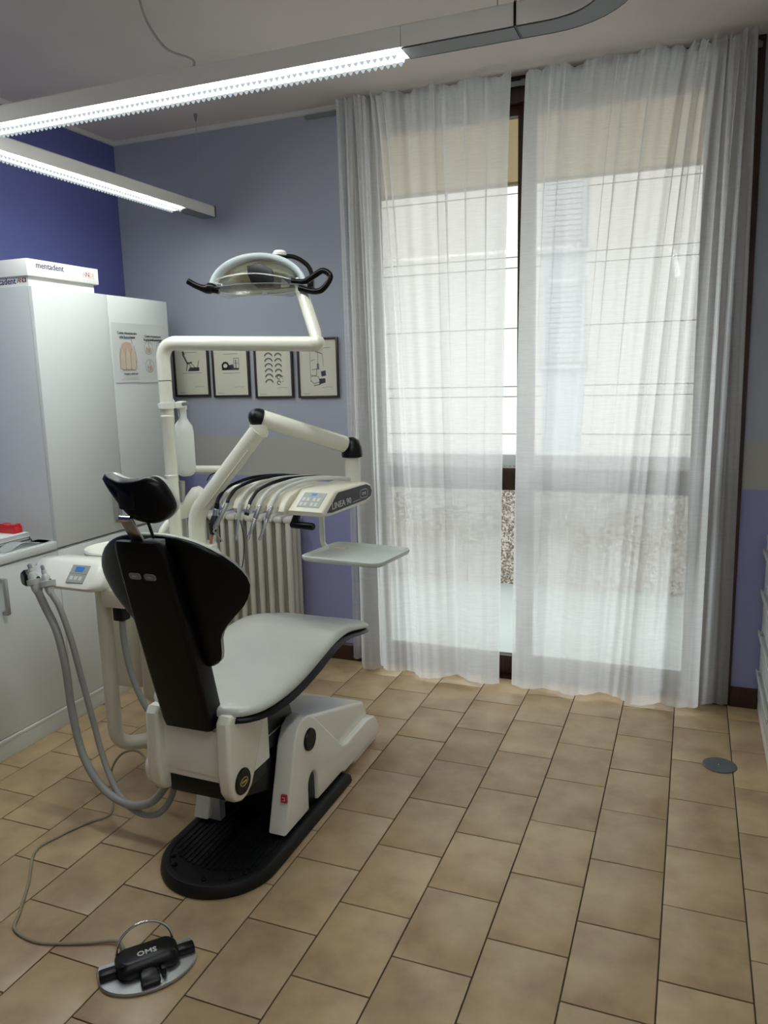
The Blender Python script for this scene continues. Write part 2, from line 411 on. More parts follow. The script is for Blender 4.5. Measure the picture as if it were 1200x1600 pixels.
# ------------------------------------------------------------------ room shell
XL, XR, YB, YF, H = -3.39, 0.87, 4.15, -1.6, 3.17
TW, TL, TX0 = 0.25, 0.3419, -0.5285
floor = structure('floor', box(XL, XR, YF, YB, -0.12, -0.006), M_GROUT, smooth=0, label='beige terracotta-look ceramic tile floor laid in offset rows')
def tile_mesh(w, l):
    return box(-w / 2, w / 2, -l / 2, l / 2, -0.006, 0.0, 0.0018, 2)
full = None; rest = BM()
for k in range(-12, 6):
    xa, xb = TX0 + k * TW, TX0 + (k + 1) * TW
    y = 1.918 + (0 if k % 2 else TL / 2) - 11 * TL
    while y < YB:
        a, b, c, d = max(xa, XL), min(xb, XR), max(y, YF), min(y + TL, YB)
        y += TL
        if b - a < 0.02 or d - c < 0.02: continue
        g = 0.0022
        near = d > 1.1 and a > -3.05
        whole = abs((b - a) - TW) < 1e-4 and abs((d - c) - TL) < 1e-4
        if not near:
            add_box(rest, a + g, b - g, c + g, d - g, -0.006, 0.0); continue
        if whole:
            if full is None:
                o = obj('tile', tile_mesh(TW - 2 * g, TL - 2 * g), M_TILE, floor, local=True, smooth=30); full = o.data
            else:
                o = bpy.data.objects.new('tile', full); link(o, floor)
        else:
            o = obj('tile', tile_mesh(b - a - 2 * g, d - c - 2 * g), M_TILE, floor, local=True, smooth=30)
        o.location = ((a + b) / 2, (c + d) / 2, random.uniform(-0.0006, 0.0004))
        o.rotation_euler = (random.uniform(-1, 1) * 0.002, random.uniform(-1, 1) * 0.002, 0)
o = obj('tile_field', rest, M_TILE, floor, smooth=0); o['kind'] = 'stuff'

structure('ceiling', box(XL - 0.2, XR + 0.2, YF - 0.2, YB + 0.25, H, H + 0.3), M_CEIL, smooth=0, label='plain off-white plaster ceiling')
structure('wall_left', box(XL - 0.2, XL, YF, YB + 0.25, -0.12, H), M_VIOLET, smooth=0, label='deep violet-blue painted wall above the cabinets')
structure('wall_right', box(XR, XR + 0.2, YF, YB + 0.25, -0.12, H), M_WHITEW, smooth=0, label='plain wall to the right, outside the view')
structure('wall_front', box(XL - 0.2, XR + 0.2, YF - 0.2, YF, -0.12, H), M_WHITEW, smooth=0, label='plain wall behind the viewer')
WX0, WX1 = -1.83, 0.235           # window casing, outer limits
wb = BM()
add_box(wb, XL - 0.2, WX0, YB, YB + 0.25, -0.12, H)
add_box(wb, WX1, XR + 0.2, YB, YB + 0.25, -0.12, H)
structure('wall_back', wb, M_WALL, smooth=0, label='window wall painted grey-blue above a grey band and violet below')

t = structure('trim_1', box(XL, WX0, YB - 0.018, YB, H - 0.024, H), M_TRIM, label='thin white cove strip between window wall and ceiling')
structure('trim_2', box(XL, XL + 0.018, YF, YB - 0.018, H - 0.024, H), M_TRIM, label='thin white cove strip between violet wall and ceiling')
structure('baseboard_back', prism([(YB, 0), (YB - 0.018, 0), (YB - 0.018, 0.095), (YB - 0.008, 0.103), (YB, 0.103)], 'x', XL, WX0), M_WOOD, label='dark brown wooden baseboard under the radiator')
structure('baseboard_right', prism([(YB, 0), (YB - 0.018, 0), (YB - 0.018, 0.095), (YB - 0.008, 0.103), (YB, 0.103)], 'x', WX1, 0.88), M_WOOD, label='dark brown wooden baseboard beside the right curtain')

# ------------------------------------------------------------------ french window
win = bpy.data.objects.new('window_1', None); link(win); win.location = (-0.8, 4.25, 0); win['kind'] = 'structure'
win['label'] = 'tall brown wooden french window with two glazed leaves'
GX0, GX1, MX = -1.69, 0.02, -0.845
def wpart(name, m, *a, **k): return obj(name, box(*a, **k), m, win)
wpart('casing', M_WOOD, WX0, GX0 - 0.02, YB - 0.012, YB + 0.2, 0.0, H, bevel=0.004)
wpart('casing', M_WOOD, GX1 + 0.02, WX1, YB - 0.012, YB + 0.2, 0.0, H, bevel=0.004)
wpart('head_board', M_WOOD, GX0 - 0.02, GX1 + 0.02, YB, YB + 0.2, 3.05, H, bevel=0.004)
wpart('threshold', M_WOOD, WX0, WX1, YB, YB + 0.13, -0.12, 0.003)
wpart('sill', M_MARBLE, WX0, WX1, YB + 0.13, YB + 0.35, -0.12, 0.003)
for a, b in ((GX0 - 0.02, MX), (MX, GX1 + 0.02)):
    leaf = bpy.data.objects.new('leaf', None); link(leaf, win)
    lp = lambda n, m, *c, **k: obj(n, box(*c, **k), m, leaf)
    y0, y1 = 4.20, 4.255
    lp('stile', M_WOOD, a, a + 0.045, y0, y1, 0.004, 3.05, bevel=0.004); lp('stile', M_WOOD, b - 0.045, b, y0, y1, 0.004, 3.05, bevel=0.004)
    lp('rail', M_WOOD, a + 0.045, b - 0.045, y0, y1, 0.004, 0.115, bevel=0.004)
    lp('rail', M_WOOD, a + 0.045, b - 0.045, y0, y1, 1.075, 1.20, bevel=0.004)
    lp('rail', M_WOOD, a + 0.045, b - 0.045, y0, y1, 3.0, 3.05, bevel=0.004)
    lp('pane', M_GLASS, a + 0.045, b - 0.045, 4.226, 4.23, 0.115, 1.075)
    lp('pane', M_GLASS, a + 0.045, b - 0.045, 4.226, 4.23, 1.20, 3.0)

# ------------------------------------------------------------------ outside
balc = structure('balcony_floor', box(-4.5, 3.5, 4.4, 6.2, -0.16, -0.02), M_MARBLE, smooth=0, label='pale tiled balcony floor outside the window'); 
par = thing('balcony_parapet', 'speckled roughcast balcony parapet seen between the curtains', 'parapet', (-0.5, 6.3, -0.02))
obj('wall', box(-4.5, 3.5, 6.2, 6.4, -0.02, 0.97), M_SPECK, par, smooth=0)
obj('coping', box(-4.5, 3.5, 6.16, 6.44, 0.97, 1.065, 0.008), M_STONE, par)
structure('sky_block_slab', box(-4.5, 3.5, 4.4, 5.25, 3.27, 3.45), M_CEIL, smooth=0, label='unseen overhead slab added to block sky from the upper window')  # added overhang, out of view; its depth keeps sky light off the upper curtains
awn = thing('roller_awning', 'beige fabric awning blind hanging outside the top of the window', 'awning', (-0.85, 4.6, 3.25))
obj('roller', tube([(-2.3, 4.6, 3.20), (0.6, 4.6, 3.20)], 0.045, 16), M_AWN, awn)
fab = BM(); rows = 6; colsn = 24
g = [[fab.verts.new((-2.25 + 2.8 * i / colsn, 4.56 + 0.05 * (j / rows), 3.20 - 0.425 * j / rows)) for i in range(colsn + 1)] for j in range(rows + 1)]
for j in range(rows):
    for i in range(colsn): fab.faces.new((g[j][i], g[j][i + 1], g[j + 1][i + 1], g[j + 1][i]))
bmesh.ops.solidify(fab, geom=fab.faces[:], thickness=0.003)
obj('fabric', fab, M_AWN, awn)
obj('hem_bar', tube([(-2.27, 4.612, 2.765), (0.57, 4.612, 2.765)], 0.012, 10), M_AWN, awn)

bld = thing('opposite_building', 'sunlit pale apartment building across the street, seen through the curtains', 'building', (-2, 14, -4))
zs = [-4.0, -2.83, -2.65, -1.62, -0.6, -0.42, 0.6, 1.27, 1.45, 2.47, 3.50, 3.68, 4.73, 5.75, 5.95, 6.98, 8.0, 9.5]
wx0, wx1 = -2.53, -1.79
obj('core_wall', box(-14, 10, 14.06, 14.6, -4, 9.5), M_STONE, bld, smooth=0)
for a, b in zip(zs, zs[1:]):
    obj('facade_panel', box(-14, wx0, 14.0, 14.06, a + 0.008, b - 0.008), M_FACADE, bld, smooth=0)
    obj('facade_panel', box(wx1, 10, 14.0, 14.06, a + 0.008, b - 0.008), M_FACADE, bld, smooth=0)
    obj('facade_panel', box(wx0 - 3.5, wx0 - 3.5 + 0.02, 13.985, 14.0, a + 0.02, b - 0.02), M_STONE, bld, smooth=0)
for z0 in (-1.2, 1.80, 3.74, 6.7):
    w = obj('window', box(wx0, wx1, 14.0, 14.05, z0, z0 + 1.46), M_STONE, bld, smooth=0)
    obj('frame', box(wx0, wx0 + 0.07, 13.96, 14.0, z0, z0 + 1.46), M_SHUT, w, smooth=0)
    obj('frame', box(wx1 - 0.07, wx1, 13.96, 14.0, z0, z0 + 1.46), M_SHUT, w, smooth=0)
    n = 16
    for k in range(n):
        obj('slat', box(wx0 + 0.07, wx1 - 0.07, 13.975, 13.995, z0 + 0.05 + k * 1.36 / n, z0 + 0.05 + (k + 0.86) * 1.36 / n), M_SHUT, w, smooth=0)
    obj('sill', box(wx0 - 0.06, wx1 + 0.06, 13.88, 14.0, z0 - 0.06, z0), M_SHUT, w, smooth=0)
for a, b in zip([-4.0, 0.26, 3.26, 5.2, 8.16], [-1.26, 1.74, 3.68, 6.64, 9.5]):
    obj('spandrel', box(wx0, wx1, 14.0, 14.06, a, b), M_SHUT, bld, smooth=0)

# ------------------------------------------------------------------ curtains and their rail
rail = thing('curtain_rail', 'grey metal curtain rail just under the ceiling', 'curtain rail', (-0.8, 4.08, 3.1))
obj('track', box(-2.05, 0.22, 4.106, 4.126, 3.112, 3.132, 0.003), M_GREYP, rail)
for x in (-1.84, -0.85, 0.2):
    obj('bracket', box(x - 0.012, x + 0.012, 4.126, YB - 0.012, 3.115, 3.145, 0.003), M_GREYP, rail)

def curtain(name, label, top, bot, ruffle_seed):
    """top/bot: plan polylines (x,y) with matching arc parameters; the cloth is lofted between them with fold waves"""
    rnd = random.Random(ruffle_seed)
    NS, NT = 520, 90
    def resample(pl):
        P = smooth_path([(x, y, 0) for x, y in pl], 12); d = [0]
        for a, b in zip(P, P[1:]): d.append(d[-1] + (b - a).length)
        out = []; j = 0
        for i in range(NS + 1):
            s = d[-1] * i / NS
            while j < len(d) - 2 and d[j + 1] < s: j += 1
            t_ = (s - d[j]) / max(1e-9, d[j + 1] - d[j]); out.append(P[j].lerp(P[j + 1], t_))
        return out
    A, B = resample(top), resample(bot)
    ph = [rnd.uniform(0, 6.28) for _ in range(8)]
    bm = BM(); G = []
    for j in range(NT + 1):
        t = j / NT; tt = t ** 1.5                               # rows denser at the heading
        row = []
        for i in range(NS + 1):
            s = i / NS; p = A[i].lerp(B[i], tt ** 0.7)
            f = 62 if name == 'curtain' else 62
            gather = math.exp(-tt * 26) * 0.009 * math.sin(s * 330 + ph[0] + 2 * math.sin(s * 19 + ph[1]))
            fine = (0.006 * (1 - 0.45 * tt)) * math.sin(s * 62 + ph[2] + 2.2 * math.sin(s * 7.3 + ph[3]) + 0.5 * tt)
            fine += 0.004 * math.sin(s * 140 + ph[4] + 3 * math.sin(s * 11 + ph[5]))
            crease = 0.0022 * max(0, tt - 0.6) / 0.4 * math.sin(s * 95 + tt * 60 + ph[6]) * math.sin(s * 41 - tt * 37 + ph[7])
            z = 3.138 - tt * (3.138 - 0.022)
            if tt < 0.02: z += (0.02 - tt) / 0.02 * (0.012 + 0.010 * math.sin(s * 47 + ph[3]) + 0.007 * math.sin(s * 131 + ph[1]))
            z += tt * 0.010 * math.sin(s * 17 + ph[5])
            row.append(bm.verts.new((p.x, p.y + gather + fine + crease, z)))
        G.append(row)
    for j in range(NT):
        for i in range(NS): bm.faces.new((G[j][i], G[j][i + 1], G[j + 1][i + 1], G[j + 1][i]))
    o = obj(name, bm, M_CURT, base=((top[0][0] + top[-1][0]) / 2, 4.04, 0.02), smooth=180)
    o['label'] = label; o['category'] = 'curtain'; o['group'] = 'sheer curtains at the french window'
    return o
def pleats(x0, x1, y0, seed, dense, top):
    """plan polyline of a gathered cloth from x0 to x1; dense(s) in 0..1 says how tightly it is gathered at s"""
    r = random.Random(seed); n = int(abs(x1 - x0) / 0.05) * 1; pts = []; s = 0.0; side_ = 1
    while s < 1.0:
        d = dense(s); step = (0.055 - 0.040 * d) / abs(x1 - x0); amp = 0.010 + 0.034 * d
        back = (0.018 * r.random() if d > 0.5 or (top and r.random() < 0.45) else 0.0)
        x = x0 + (x1 - x0) * s
        pts.append((x, y0 + side_ * amp * r.uniform(0.6, 1.0)))
        if back > 0.004: pts.append((x - back, y0 - side_ * amp * 0.2))
        side_ = -side_; s += step * r.uniform(0.8, 1.3)
    pts.append((x1, y0)); return pts
gl = lambda s: max(0.0, min(1.0, (0.33 - s) * 9)); gr = lambda s: max(0.0, min(1.0, (s - 0.66) * 7))
curtain('curtain', 'white sheer curtain panel left of the gap, behind the instrument console',
        pleats(-1.815, -0.89, 4.04, 5, gl, True),
        [(-1.865, 4.11), (-1.84, 4.09), (-1.80, 4.11), (-1.775, 4.03), (-1.74, 3.99), (-1.69, 3.995), (-1.668, 4.06), (-1.69, 4.10), (-1.65, 4.05), (-1.61, 3.985), (-1.55, 3.975), (-1.50, 4.02), (-1.45, 4.03), (-1.38, 3.975), (-1.28, 3.98), (-1.19, 4.03), (-1.12, 3.985), (-1.04, 3.98), (-0.945, 4.03)], 3)
curtain('curtain', 'wide white sheer curtain panel right of the gap, nearest the floor drain cover',
        pleats(-0.82, 0.195, 4.04, 11, gr, True),
        [(-0.868, 4.0), (-0.82, 3.965), (-0.76, 3.98), (-0.70, 4.03), (-0.63, 4.02), (-0.55, 3.97), (-0.46, 3.985), (-0.40, 4.03), (-0.32, 4.01), (-0.24, 3.965), (-0.16, 3.985), (-0.10, 4.02), (-0.05, 3.975), (0.0, 3.96), (0.07, 3.985), (0.078, 4.03), (0.03, 4.07), (0.06, 4.10), (0.10, 4.08), (0.15, 4.105), (0.222, 4.10)], 8)

# ------------------------------------------------------------------ ceiling lamps
def lamp_strip(bm_led, bm_tip, x0, x1, y0, y1, zb, along):
    """glowing prismatic cover: flat sides plus a saw-tooth underside"""
    n = int(round(((x1 - x0) if along == 'x' else (y1 - y0)) / 0.02))
    def V(bm, u, w, z): return bm.verts.new((u, w, z) if along == 'x' else (w, u, z))
    u0, u1 = (x0, x1) if along == 'x' else (y0, y1); w0, w1 = (y0, y1) if along == 'x' else (x0, x1)
    st = (u1 - u0) / n; h = 0.012
    for sgn, w in ((1, w0), (1, w1)):
        bm_led.faces.new([V(bm_led, u0, w, zb), V(bm_led, u1, w, zb), V(bm_led, u1, w, zb + 0.014), V(bm_led, u0, w, zb + 0.014)])
    bm_led.faces.new([V(bm_led, u0, w0, zb), V(bm_led, u1, w0, zb), V(bm_led, u1, w1, zb), V(bm_led, u0, w1, zb)])
    for k in range(n):
        a, b = u0 + k * st, u0 + (k + 1) * st; c = (a + b) / 2
        for w in (w0, w1):
            ww = w0 + 0.006 if w == w0 else w1 - 0.006
            # scalloped rim tooth on each long edge
            pts = [(a + st * 0.08, zb), (a + st * 0.3, zb - h * 0.7), (c, zb - h), (b - st * 0.3, zb - h * 0.7), (b - st * 0.08, zb)]
            bm_tip.faces.new([V(bm_tip, u, w, z) for u, z in pts]); bm_tip.faces.new([V(bm_tip, u, ww, z) for u, z in pts][::-1])
            for (ua, za), (ub, zb_) in zip(pts, pts[1:]):
                bm_tip.faces.new([V(bm_tip, ua, w, za), V(bm_tip, ub, w, zb_), V(bm_tip, ub, ww, zb_), V(bm_tip, ua, ww, za)])

def profile(path, hw, z0, z1):
    """lamp channel swept along a horizontal path: a bevelled box section"""
    P = [Vector((x, y, 0)) for x, y in path]; rings = []
    for i, p in enumerate(P):
        d = (P[min(i + 1, len(P) - 1)] - P[max(i - 1, 0)]).normalized(); n = Vector((-d.y, d.x, 0)); c = 0.006
        rings.append([p + n * a + Vector((0, 0, z)) for a, z in ((-hw, z0), (hw, z0), (hw, z1 - c), (hw - c, z1), (-hw + c, z1), (-hw, z1 - c))])
    return loft(rings)

ZB, ZT, HW = 2.635, 2.695, 0.043
def susp(parent, x, y, z=ZT):
    obj('suspension_wire', tube([(x, y, z), (x, y, H - 0.03)], 0.0018, 6), M_STEEL, parent)
    obj('wire_gripper', lathe([(0.003, -0.04), (0.009, -0.012), (0.010, 0)], (x, y, H)), M_GREYP, parent)
la = thing('linear_ceiling_lamp', 'long suspended strip lamp with a curved grey end, nearest the viewer', 'ceiling lamp', (-1.5, 2.3, ZB), group='suspended strip lamps')
LY = 2.298
obj('lit_profile', profile([(-2.5, LY), (-0.815, LY)], HW, ZB, ZT), M_PROFW, la)
obj('blank_profile', profile([(-0.813, LY), (-0.49, LY)], HW, ZB, ZT), M_PROFW, la)
obj('blank_cover', profile([(-0.813, LY), (-0.49, LY)], HW - 0.002, ZB - 0.003, ZB + 0.002), M_PROFG, la)
obj('joint_plate', profile([(-0.4905, LY), (-0.484, LY)], HW + 0.003, ZB - 0.002, ZT + 0.002), M_BLACK, la)
arc = [(-0.484, LY)] + [(-0.40 + 0.20 * math.sin(a), LY - 0.20 + 0.20 * math.cos(a)) for a in (math.radians(9 * k) for k in range(11))]
obj('curved_profile', profile(arc, HW, ZB, ZT), M_PROFW, la)
obj('blank_cover', profile(arc, HW - 0.002, ZB - 0.003, ZB + 0.002), M_PROFG, la)
obj('return_profile', profile([(-0.20, LY - 0.205), (-0.20, -0.4)], HW, ZB, ZT), M_PROFW, la)
bl, bt = BM(), BM(); lamp_strip(bl, bt, -2.48, -0.83, LY - 0.030, LY + 0.030, ZB - 0.012, 'x')
obj('diffuser', bl, M_LED, la, smooth=0); o = obj('prism_louvre', bt, M_LEDT, la, smooth=0); o['kind'] = 'stuff'
bl, bt = BM(), BM(); lamp_strip(bl, bt, -0.23, -0.17, -0.3, 1.75, ZB - 0.012, 'y')
obj('diffuser', bl, M_LED, la, smooth=0); o = obj('prism_louvre', bt, M_LEDT, la, smooth=0); o['kind'] = 'stuff'
susp(la, -0.545, LY); susp(la, -2.47, LY); susp(la, -0.2, 0.4)
obj('power_cord', tube(smooth_path([(-1.515, 2.27, ZT), (-1.53, 2.28, ZT + 0.03), (-1.66, 2.33, ZT + 0.10), (-1.76, 2.37, ZT + 0.22), (-1.79, 2.38, ZT + 0.33), (-1.76, 2.36, H)], 8), 0.0045, 8), M_LGREY, la)
lb = thing('linear_ceiling_lamp', 'shorter straight strip lamp hanging over the tall white cabinet', 'ceiling lamp', (-2.632, 3.2, ZB), group='suspended strip lamps')
LX = -2.635
obj('lit_profile', profile([(LX, 1.6), (LX, 3.72)], HW, ZB, ZT), M_PROFW, lb)
obj('end_profile', profile([(LX, 3.722), (LX, 4.0)], HW, ZB, ZT), M_PROFW, lb)
obj('blank_cover', profile([(LX, 3.722), (LX, 4.0)], HW - 0.002, ZB - 0.003, ZB + 0.002), M_PROFG, lb)
obj('end_cap', profile([(LX, 4.0), (LX, 4.008)], HW + 0.002, ZB - 0.002, ZT + 0.002), M_CHARC, lb)
bl, bt = BM(), BM(); lamp_strip(bl, bt, LX - 0.030, LX + 0.030, 1.65, 3.70, ZB - 0.012, 'y')
obj('diffuser', bl, M_LED, lb, smooth=0); o = obj('prism_louvre', bt, M_LEDT, lb, smooth=0); o['kind'] = 'stuff'
susp(lb, LX, 3.93); susp(lb, LX, 1.9)

# ------------------------------------------------------------------ left cabinets
CXF = -2.91
def cab_handle(x, y, z0, z1, parent):
    bm = BM(); add_box(bm, x + 0.022, x + 0.034, y - 0.011, y + 0.011, z0, z1, 0.003)
    add_box(bm, x, x + 0.024, y - 0.008, y + 0.008, z0, z0 + 0.015); add_box(bm, x, x + 0.024, y - 0.008, y + 0.008, z1 - 0.015, z1)
    return obj('handle', bm, M_ALU, parent)
def base_cabinet(label, y0, y1, doors, handles):
    c = thing('base_cabinet', label, 'cabinet', ((XL + CXF) / 2, (y0 + y1) / 2, 0), group='white base cabinets along the left wall')
    obj('body', box(XL + 0.005, CXF - 0.02, y0, y1, 0.1, 0.905), M_LAM, c)
    obj('plinth', box(XL + 0.005, CXF - 0.004, y0, y1, 0.0, 0.085, 0.002), M_LAM, c)
    obj('plinth_strip', box(CXF - 0.02, CXF + 0.004, y0, y1, 0.085, 0.1, 0.002), M_TRIM, c)
    for (a, b), h in zip(doors, handles):
        d = obj('door', box(CXF - 0.019, CXF, a + 0.0015, b - 0.0015, 0.105, 0.902, 0.0015), M_LAM, c)
        if h is not None: cab_handle(CXF, h, 0.68, 0.85, d)
    return c
base_cabinet('white base cabinet under the worktop with the stacked papers', 1.3, 2.9, [(1.3, 2.1), (2.1, 2.9)], [None, 2.545])
base_cabinet('white base cabinet directly beneath the tall wall cabinet', 2.902, 3.92, [(2.902, 3.92)], [None])
wt = obj('worktop', box(XL + 0.005, CXF + 0.004, 1.3, 2.9, 0.912, 0.95, 0.003), M_LAM, base=(-3.15, 2.1, 0.912)); wt['label'] = 'white laminate worktop carrying the papers and red block'; wt['category'] = 'worktop'
tc_ = thing('tall_cabinet', 'tall white two-door cabinet with posters on its right door', 'cabinet', (-3.15, 3.41, 0.912))
obj('carcass', box(XL + 0.005, CXF - 0.022, 2.902, 3.92, 0.913, 2.175), M_LAM, tc_)
obj('side_edge', box(CXF - 0.022, CXF - 0.018, 2.902, 3.92, 0.913, 2.174), M_LAMG, tc_)
d = obj('door', box(CXF - 0.018, CXF, 2.904, 3.409, 0.915, 2.175, 0.0015), M_LAM, tc_); cab_handle(CXF, 3.345, 0.965, 1.115, d)
d = obj('door', box(CXF - 0.018, CXF, 3.413, 3.92, 0.915, 2.175, 0.0015), M_LAM, tc_)

# poster sheets on the right door
def sheet(label, y0, y1, z0, z1):
    p = thing('poster', label, 'poster', (CXF + 0.001, (y0 + y1) / 2, z0), group='dental posters on the cabinet door')
    bm = BM(); n = 10; G = []
    for j in range(n + 1):
        row = []
        for i in range(n + 1):
            a, b = i / n, j / n; lift = 0.002 + 0.005 * max(0, abs(b - 0.5) * 2 - 0.75) * (0.5 + 0.5 * math.sin(a * 9))
            row.append(bm.verts.new((CXF + lift, y0 + (y1 - y0) * a, z0 + (z1 - z0) * b)))
        G.append(row)
    for j in range(n):
        for i in range(n): bm.faces.new((G[j][i], G[j][i + 1], G[j + 1][i + 1], G[j + 1][i]))
    obj('sheet', bm, M_SHEET, p, smooth=60); return p
PX = CXF + 0.0042
p1 = sheet('left poster sheet showing a drawing of three healthy teeth', 3.425, 3.655, 1.715, 2.035)
lettering('Come riconoscere\nuna bocca sana', 0.021, face_mtx((PX, 3.545, 1.975), '+x'), M_INK, p1, align='CENTER')
lettering('Gengive e denti sani', 0.014, face_mtx((PX, 3.555, 1.758), '+x'), M_INK, p1, align='CENTER')
mt = face_mtx((PX - 0.001, 3.47, 1.775), '+x')
bm = BM(); add_poly(bm, [(0.0, 0.02), (0.005, 0.10), (0.03, 0.15), (0.06, 0.16), (0.10, 0.155), (0.125, 0.10), (0.14, 0.03), (0.13, 0.01), (0.06, 0.005)], mt); obj('gum_drawing', bm, M_PINK, p1, smooth=0)
bm = BM()
for u in (0.008, 0.05, 0.092): add_poly(bm, [(u, 0.02), (u + 0.004, 0.09), (u + 0.02, 0.125), (u + 0.034, 0.09), (u + 0.04, 0.02), (u + 0.02, 0.008)], mt, 0.0004)
obj('tooth_drawing', bm, M_TOOTH, p1, smooth=0)
bm = BM()
for u in (0.0, 0.046, 0.09, 0.135): add_stroke(bm, [(u, 0.01), (u + 0.003, 0.08), (u + (0.012 if u < 0.1 else -0.012), 0.125)], 0.0018, mt, 0.0008)
add_stroke(bm, [(0.0, 0.02), (0.03, 0.005), (0.07, 0.012), (0.13, 0.003)], 0.002, mt, 0.0008); add_stroke(bm, [(0.10, 0.19), (0.112, 0.15)], 0.004, mt, 0.0008); add_stroke(bm, [(0.03, 0.19), (0.05, 0.175), (0.09, 0.18)], 0.0015, mt, 0.0008)
obj('outline_drawing', bm, M_INKL, p1, smooth=0)
bm = BM(); add_stroke(bm, [(0.122, 0.14), (0.135, 0.09), (0.142, 0.05)], 0.006, mt, 0.001); add_stroke(bm, [(0.0, -0.043), (0.155, -0.043)], 0.0025, mt, 0.001); add_stroke(bm, [(0.02, -0.035), (0.14, -0.035)], 0.002, mt, 0.001)
obj('red_accent', bm, M_PINK, p1, smooth=0)
p2 = sheet('right poster sheet with small round drawings of gum diseases', 3.657, 3.885, 1.712, 2.035)
lettering('Come riconoscere\nle principali patologie', 0.019, face_mtx((PX, 3.765, 1.965), '+x'), M_INK, p2, align='CENTER')
mt = face_mtx((PX - 0.001, 3.66, 1.72), '+x')
for (cu_, cv_) in ((0.06, 0.185), (0.165, 0.185), (0.06, 0.085), (0.165, 0.085)):
    ring = [(cu_ + 0.036 * math.cos(a), cv_ + 0.036 * math.sin(a)) for a in (2 * PI * k / 24 for k in range(25))]
    bm = BM(); add_stroke(bm, ring, 0.0022, mt, 0.0006); add_stroke(bm, [(cu_ + 0.002, cv_ + 0.03), (cu_ + 0.006, cv_ - 0.02)], 0.004, mt, 0.001); obj('roundel', bm, M_INKL, p2, smooth=0)
    bm = BM(); add_poly(bm, [(cu_ - 0.024, cv_ - 0.012), (cu_ - 0.02, cv_ + 0.008), (cu_, cv_ - 0.004), (cu_ + 0.024, cv_ + 0.004), (cu_ + 0.022, cv_ - 0.022), (cu_, cv_ - 0.03)], mt, 0.0008); obj('gum_drawing', bm, M_PINK, p2, smooth=0)

# box on the cabinet
bx = thing('storage_box', 'white cardboard box with printed lid on top of the tall cabinet', 'box', (-3.1, 3.13, 2.175))
obj('carton', box(-3.29, -2.935, 2.915, 3.35, 2.176, 2.27), M_CARD, bx)
obj('lid', box(-3.305, -2.922, 2.90, 3.375, 2.222, 2.30, 0.002), M_CARD, bx)
XF = -2.9212
lettering('mentadent', 0.041, face_mtx((XF, 2.955, 2.262), '+x'), M_NAVY, bx, bold=0.0003)
for ch, u, m_ in (('A', 0, M_LGREY), ('N', 0.021, M_RED), ('D', 0.047, M_PINK), ('I', 0.071, M_PINK)):
    lettering(ch, 0.034, face_mtx((XF, 3.262 + u, 2.254), '+x'), m_, bx, name='emblem')
bm = BM(); add_stroke(bm, [(-0.004, 0), (0.082, 0)], 0.0016, face_mtx((XF, 3.262, 2.249), '+x')); obj('emblem', bm, M_LGREY, bx, smooth=0)
YFc = 2.9138
lettering('mentadent', 0.041, face_mtx((-3.19, YFc, 2.19), '-y'), M_NAVY, bx, bold=0.0003)
for ch, u, m_ in (('A', 0, M_INKL), ('N', 0.016, M_RED), ('D', 0.034, M_INK), ('I', 0.051, M_INK)):
    lettering(ch, 0.030, face_mtx((-3.005 + u, YFc, 2.194), '-y'), m_, bx, name='emblem')

# papers and things on the worktop
def paper_stack(name, label, cat, x0, x1, y0, y1, z0, z1, m, rz=0.0, cover=None):
    c = ((x0 + x1) / 2, (y0 + y1) / 2, z0); t = thing(name, label, cat, c, rz)
    w, l, h_ = x1 - x0, y1 - y0, z1 - z0
    obj('pages', box(-w / 2 + 0.003, w / 2 - 0.003, -l / 2 + 0.003, l / 2 - 0.003, 0.0022, h_ - 0.0022, 0.001), m, t, local=True)
    cv = cover or m
    obj('cover', box(-w / 2, w / 2, -l / 2, l / 2, h_ - 0.002, h_, 0.0006), cv, t, local=True); obj('cover', box(-w / 2, w / 2, -l / 2, l / 2, 0, 0.002, 0.0006), cv, t, local=True)
    obj('spine', box(-w / 2, w / 2, l / 2 - 0.003, l / 2, 0.002, h_ - 0.002), M_INK if cover is None else cover, t, local=True)
    return t
paper_stack('folder', 'lower thin folder of the pile under the red block', 'folder', -3.36, -3.015, 2.50, 2.85, 0.9505, 0.965, M_SHEET, 0.05, M_CHARC)
paper_stack('folder', 'middle folder of the pile under the red block', 'folder', -3.37, -3.02, 2.49, 2.845, 0.9655, 0.98, M_SHEET, 0.0, M_CHARC)
paper_stack('book', 'topmost white book of the pile, carrying the red block', 'book', -3.365, -3.022, 2.49, 2.842, 0.9805, 1.003, M_SHEET, -0.02, M_CARD)
lf = BM(); G = []
for i in range(15):
    s = i / 14; zc = 0.955 + 0.022 * math.sin(min(1, s * 1.3) * PI) ** 2 + 0.004
    G.append([lf.verts.new((-3.006 + 0.082 * v + 0.0 * s, 2.61 + 0.27 * s, zc)) for v in (0, 1)])
for A, B in zip(G, G[1:]): lf.faces.new((A[0], A[1], B[1], B[0]))
bmesh.ops.solidify(lf, geom=lf.faces[:], thickness=0.003)
lt = thing('leaflet', 'folded white leaflet lying at the worktop edge', 'leaflet', (-2.965, 2.75, 0.95))
obj('upper_sheet', lf, M_SHEET, lt, smooth=60); obj('lower_sheet', box(-3.008, -2.92, 2.60, 2.89, 0.9503, 0.9545), M_SHEET, lt)
rb_ = thing('red_block', 'small red translucent plastic block on the pile of books', 'block', (-3.10, 2.80, 1.003))
obj('body', box(-3.158, -3.048, 2.78, 2.83, 1.0035, 1.040, 0.004), M_REDP, rb_)
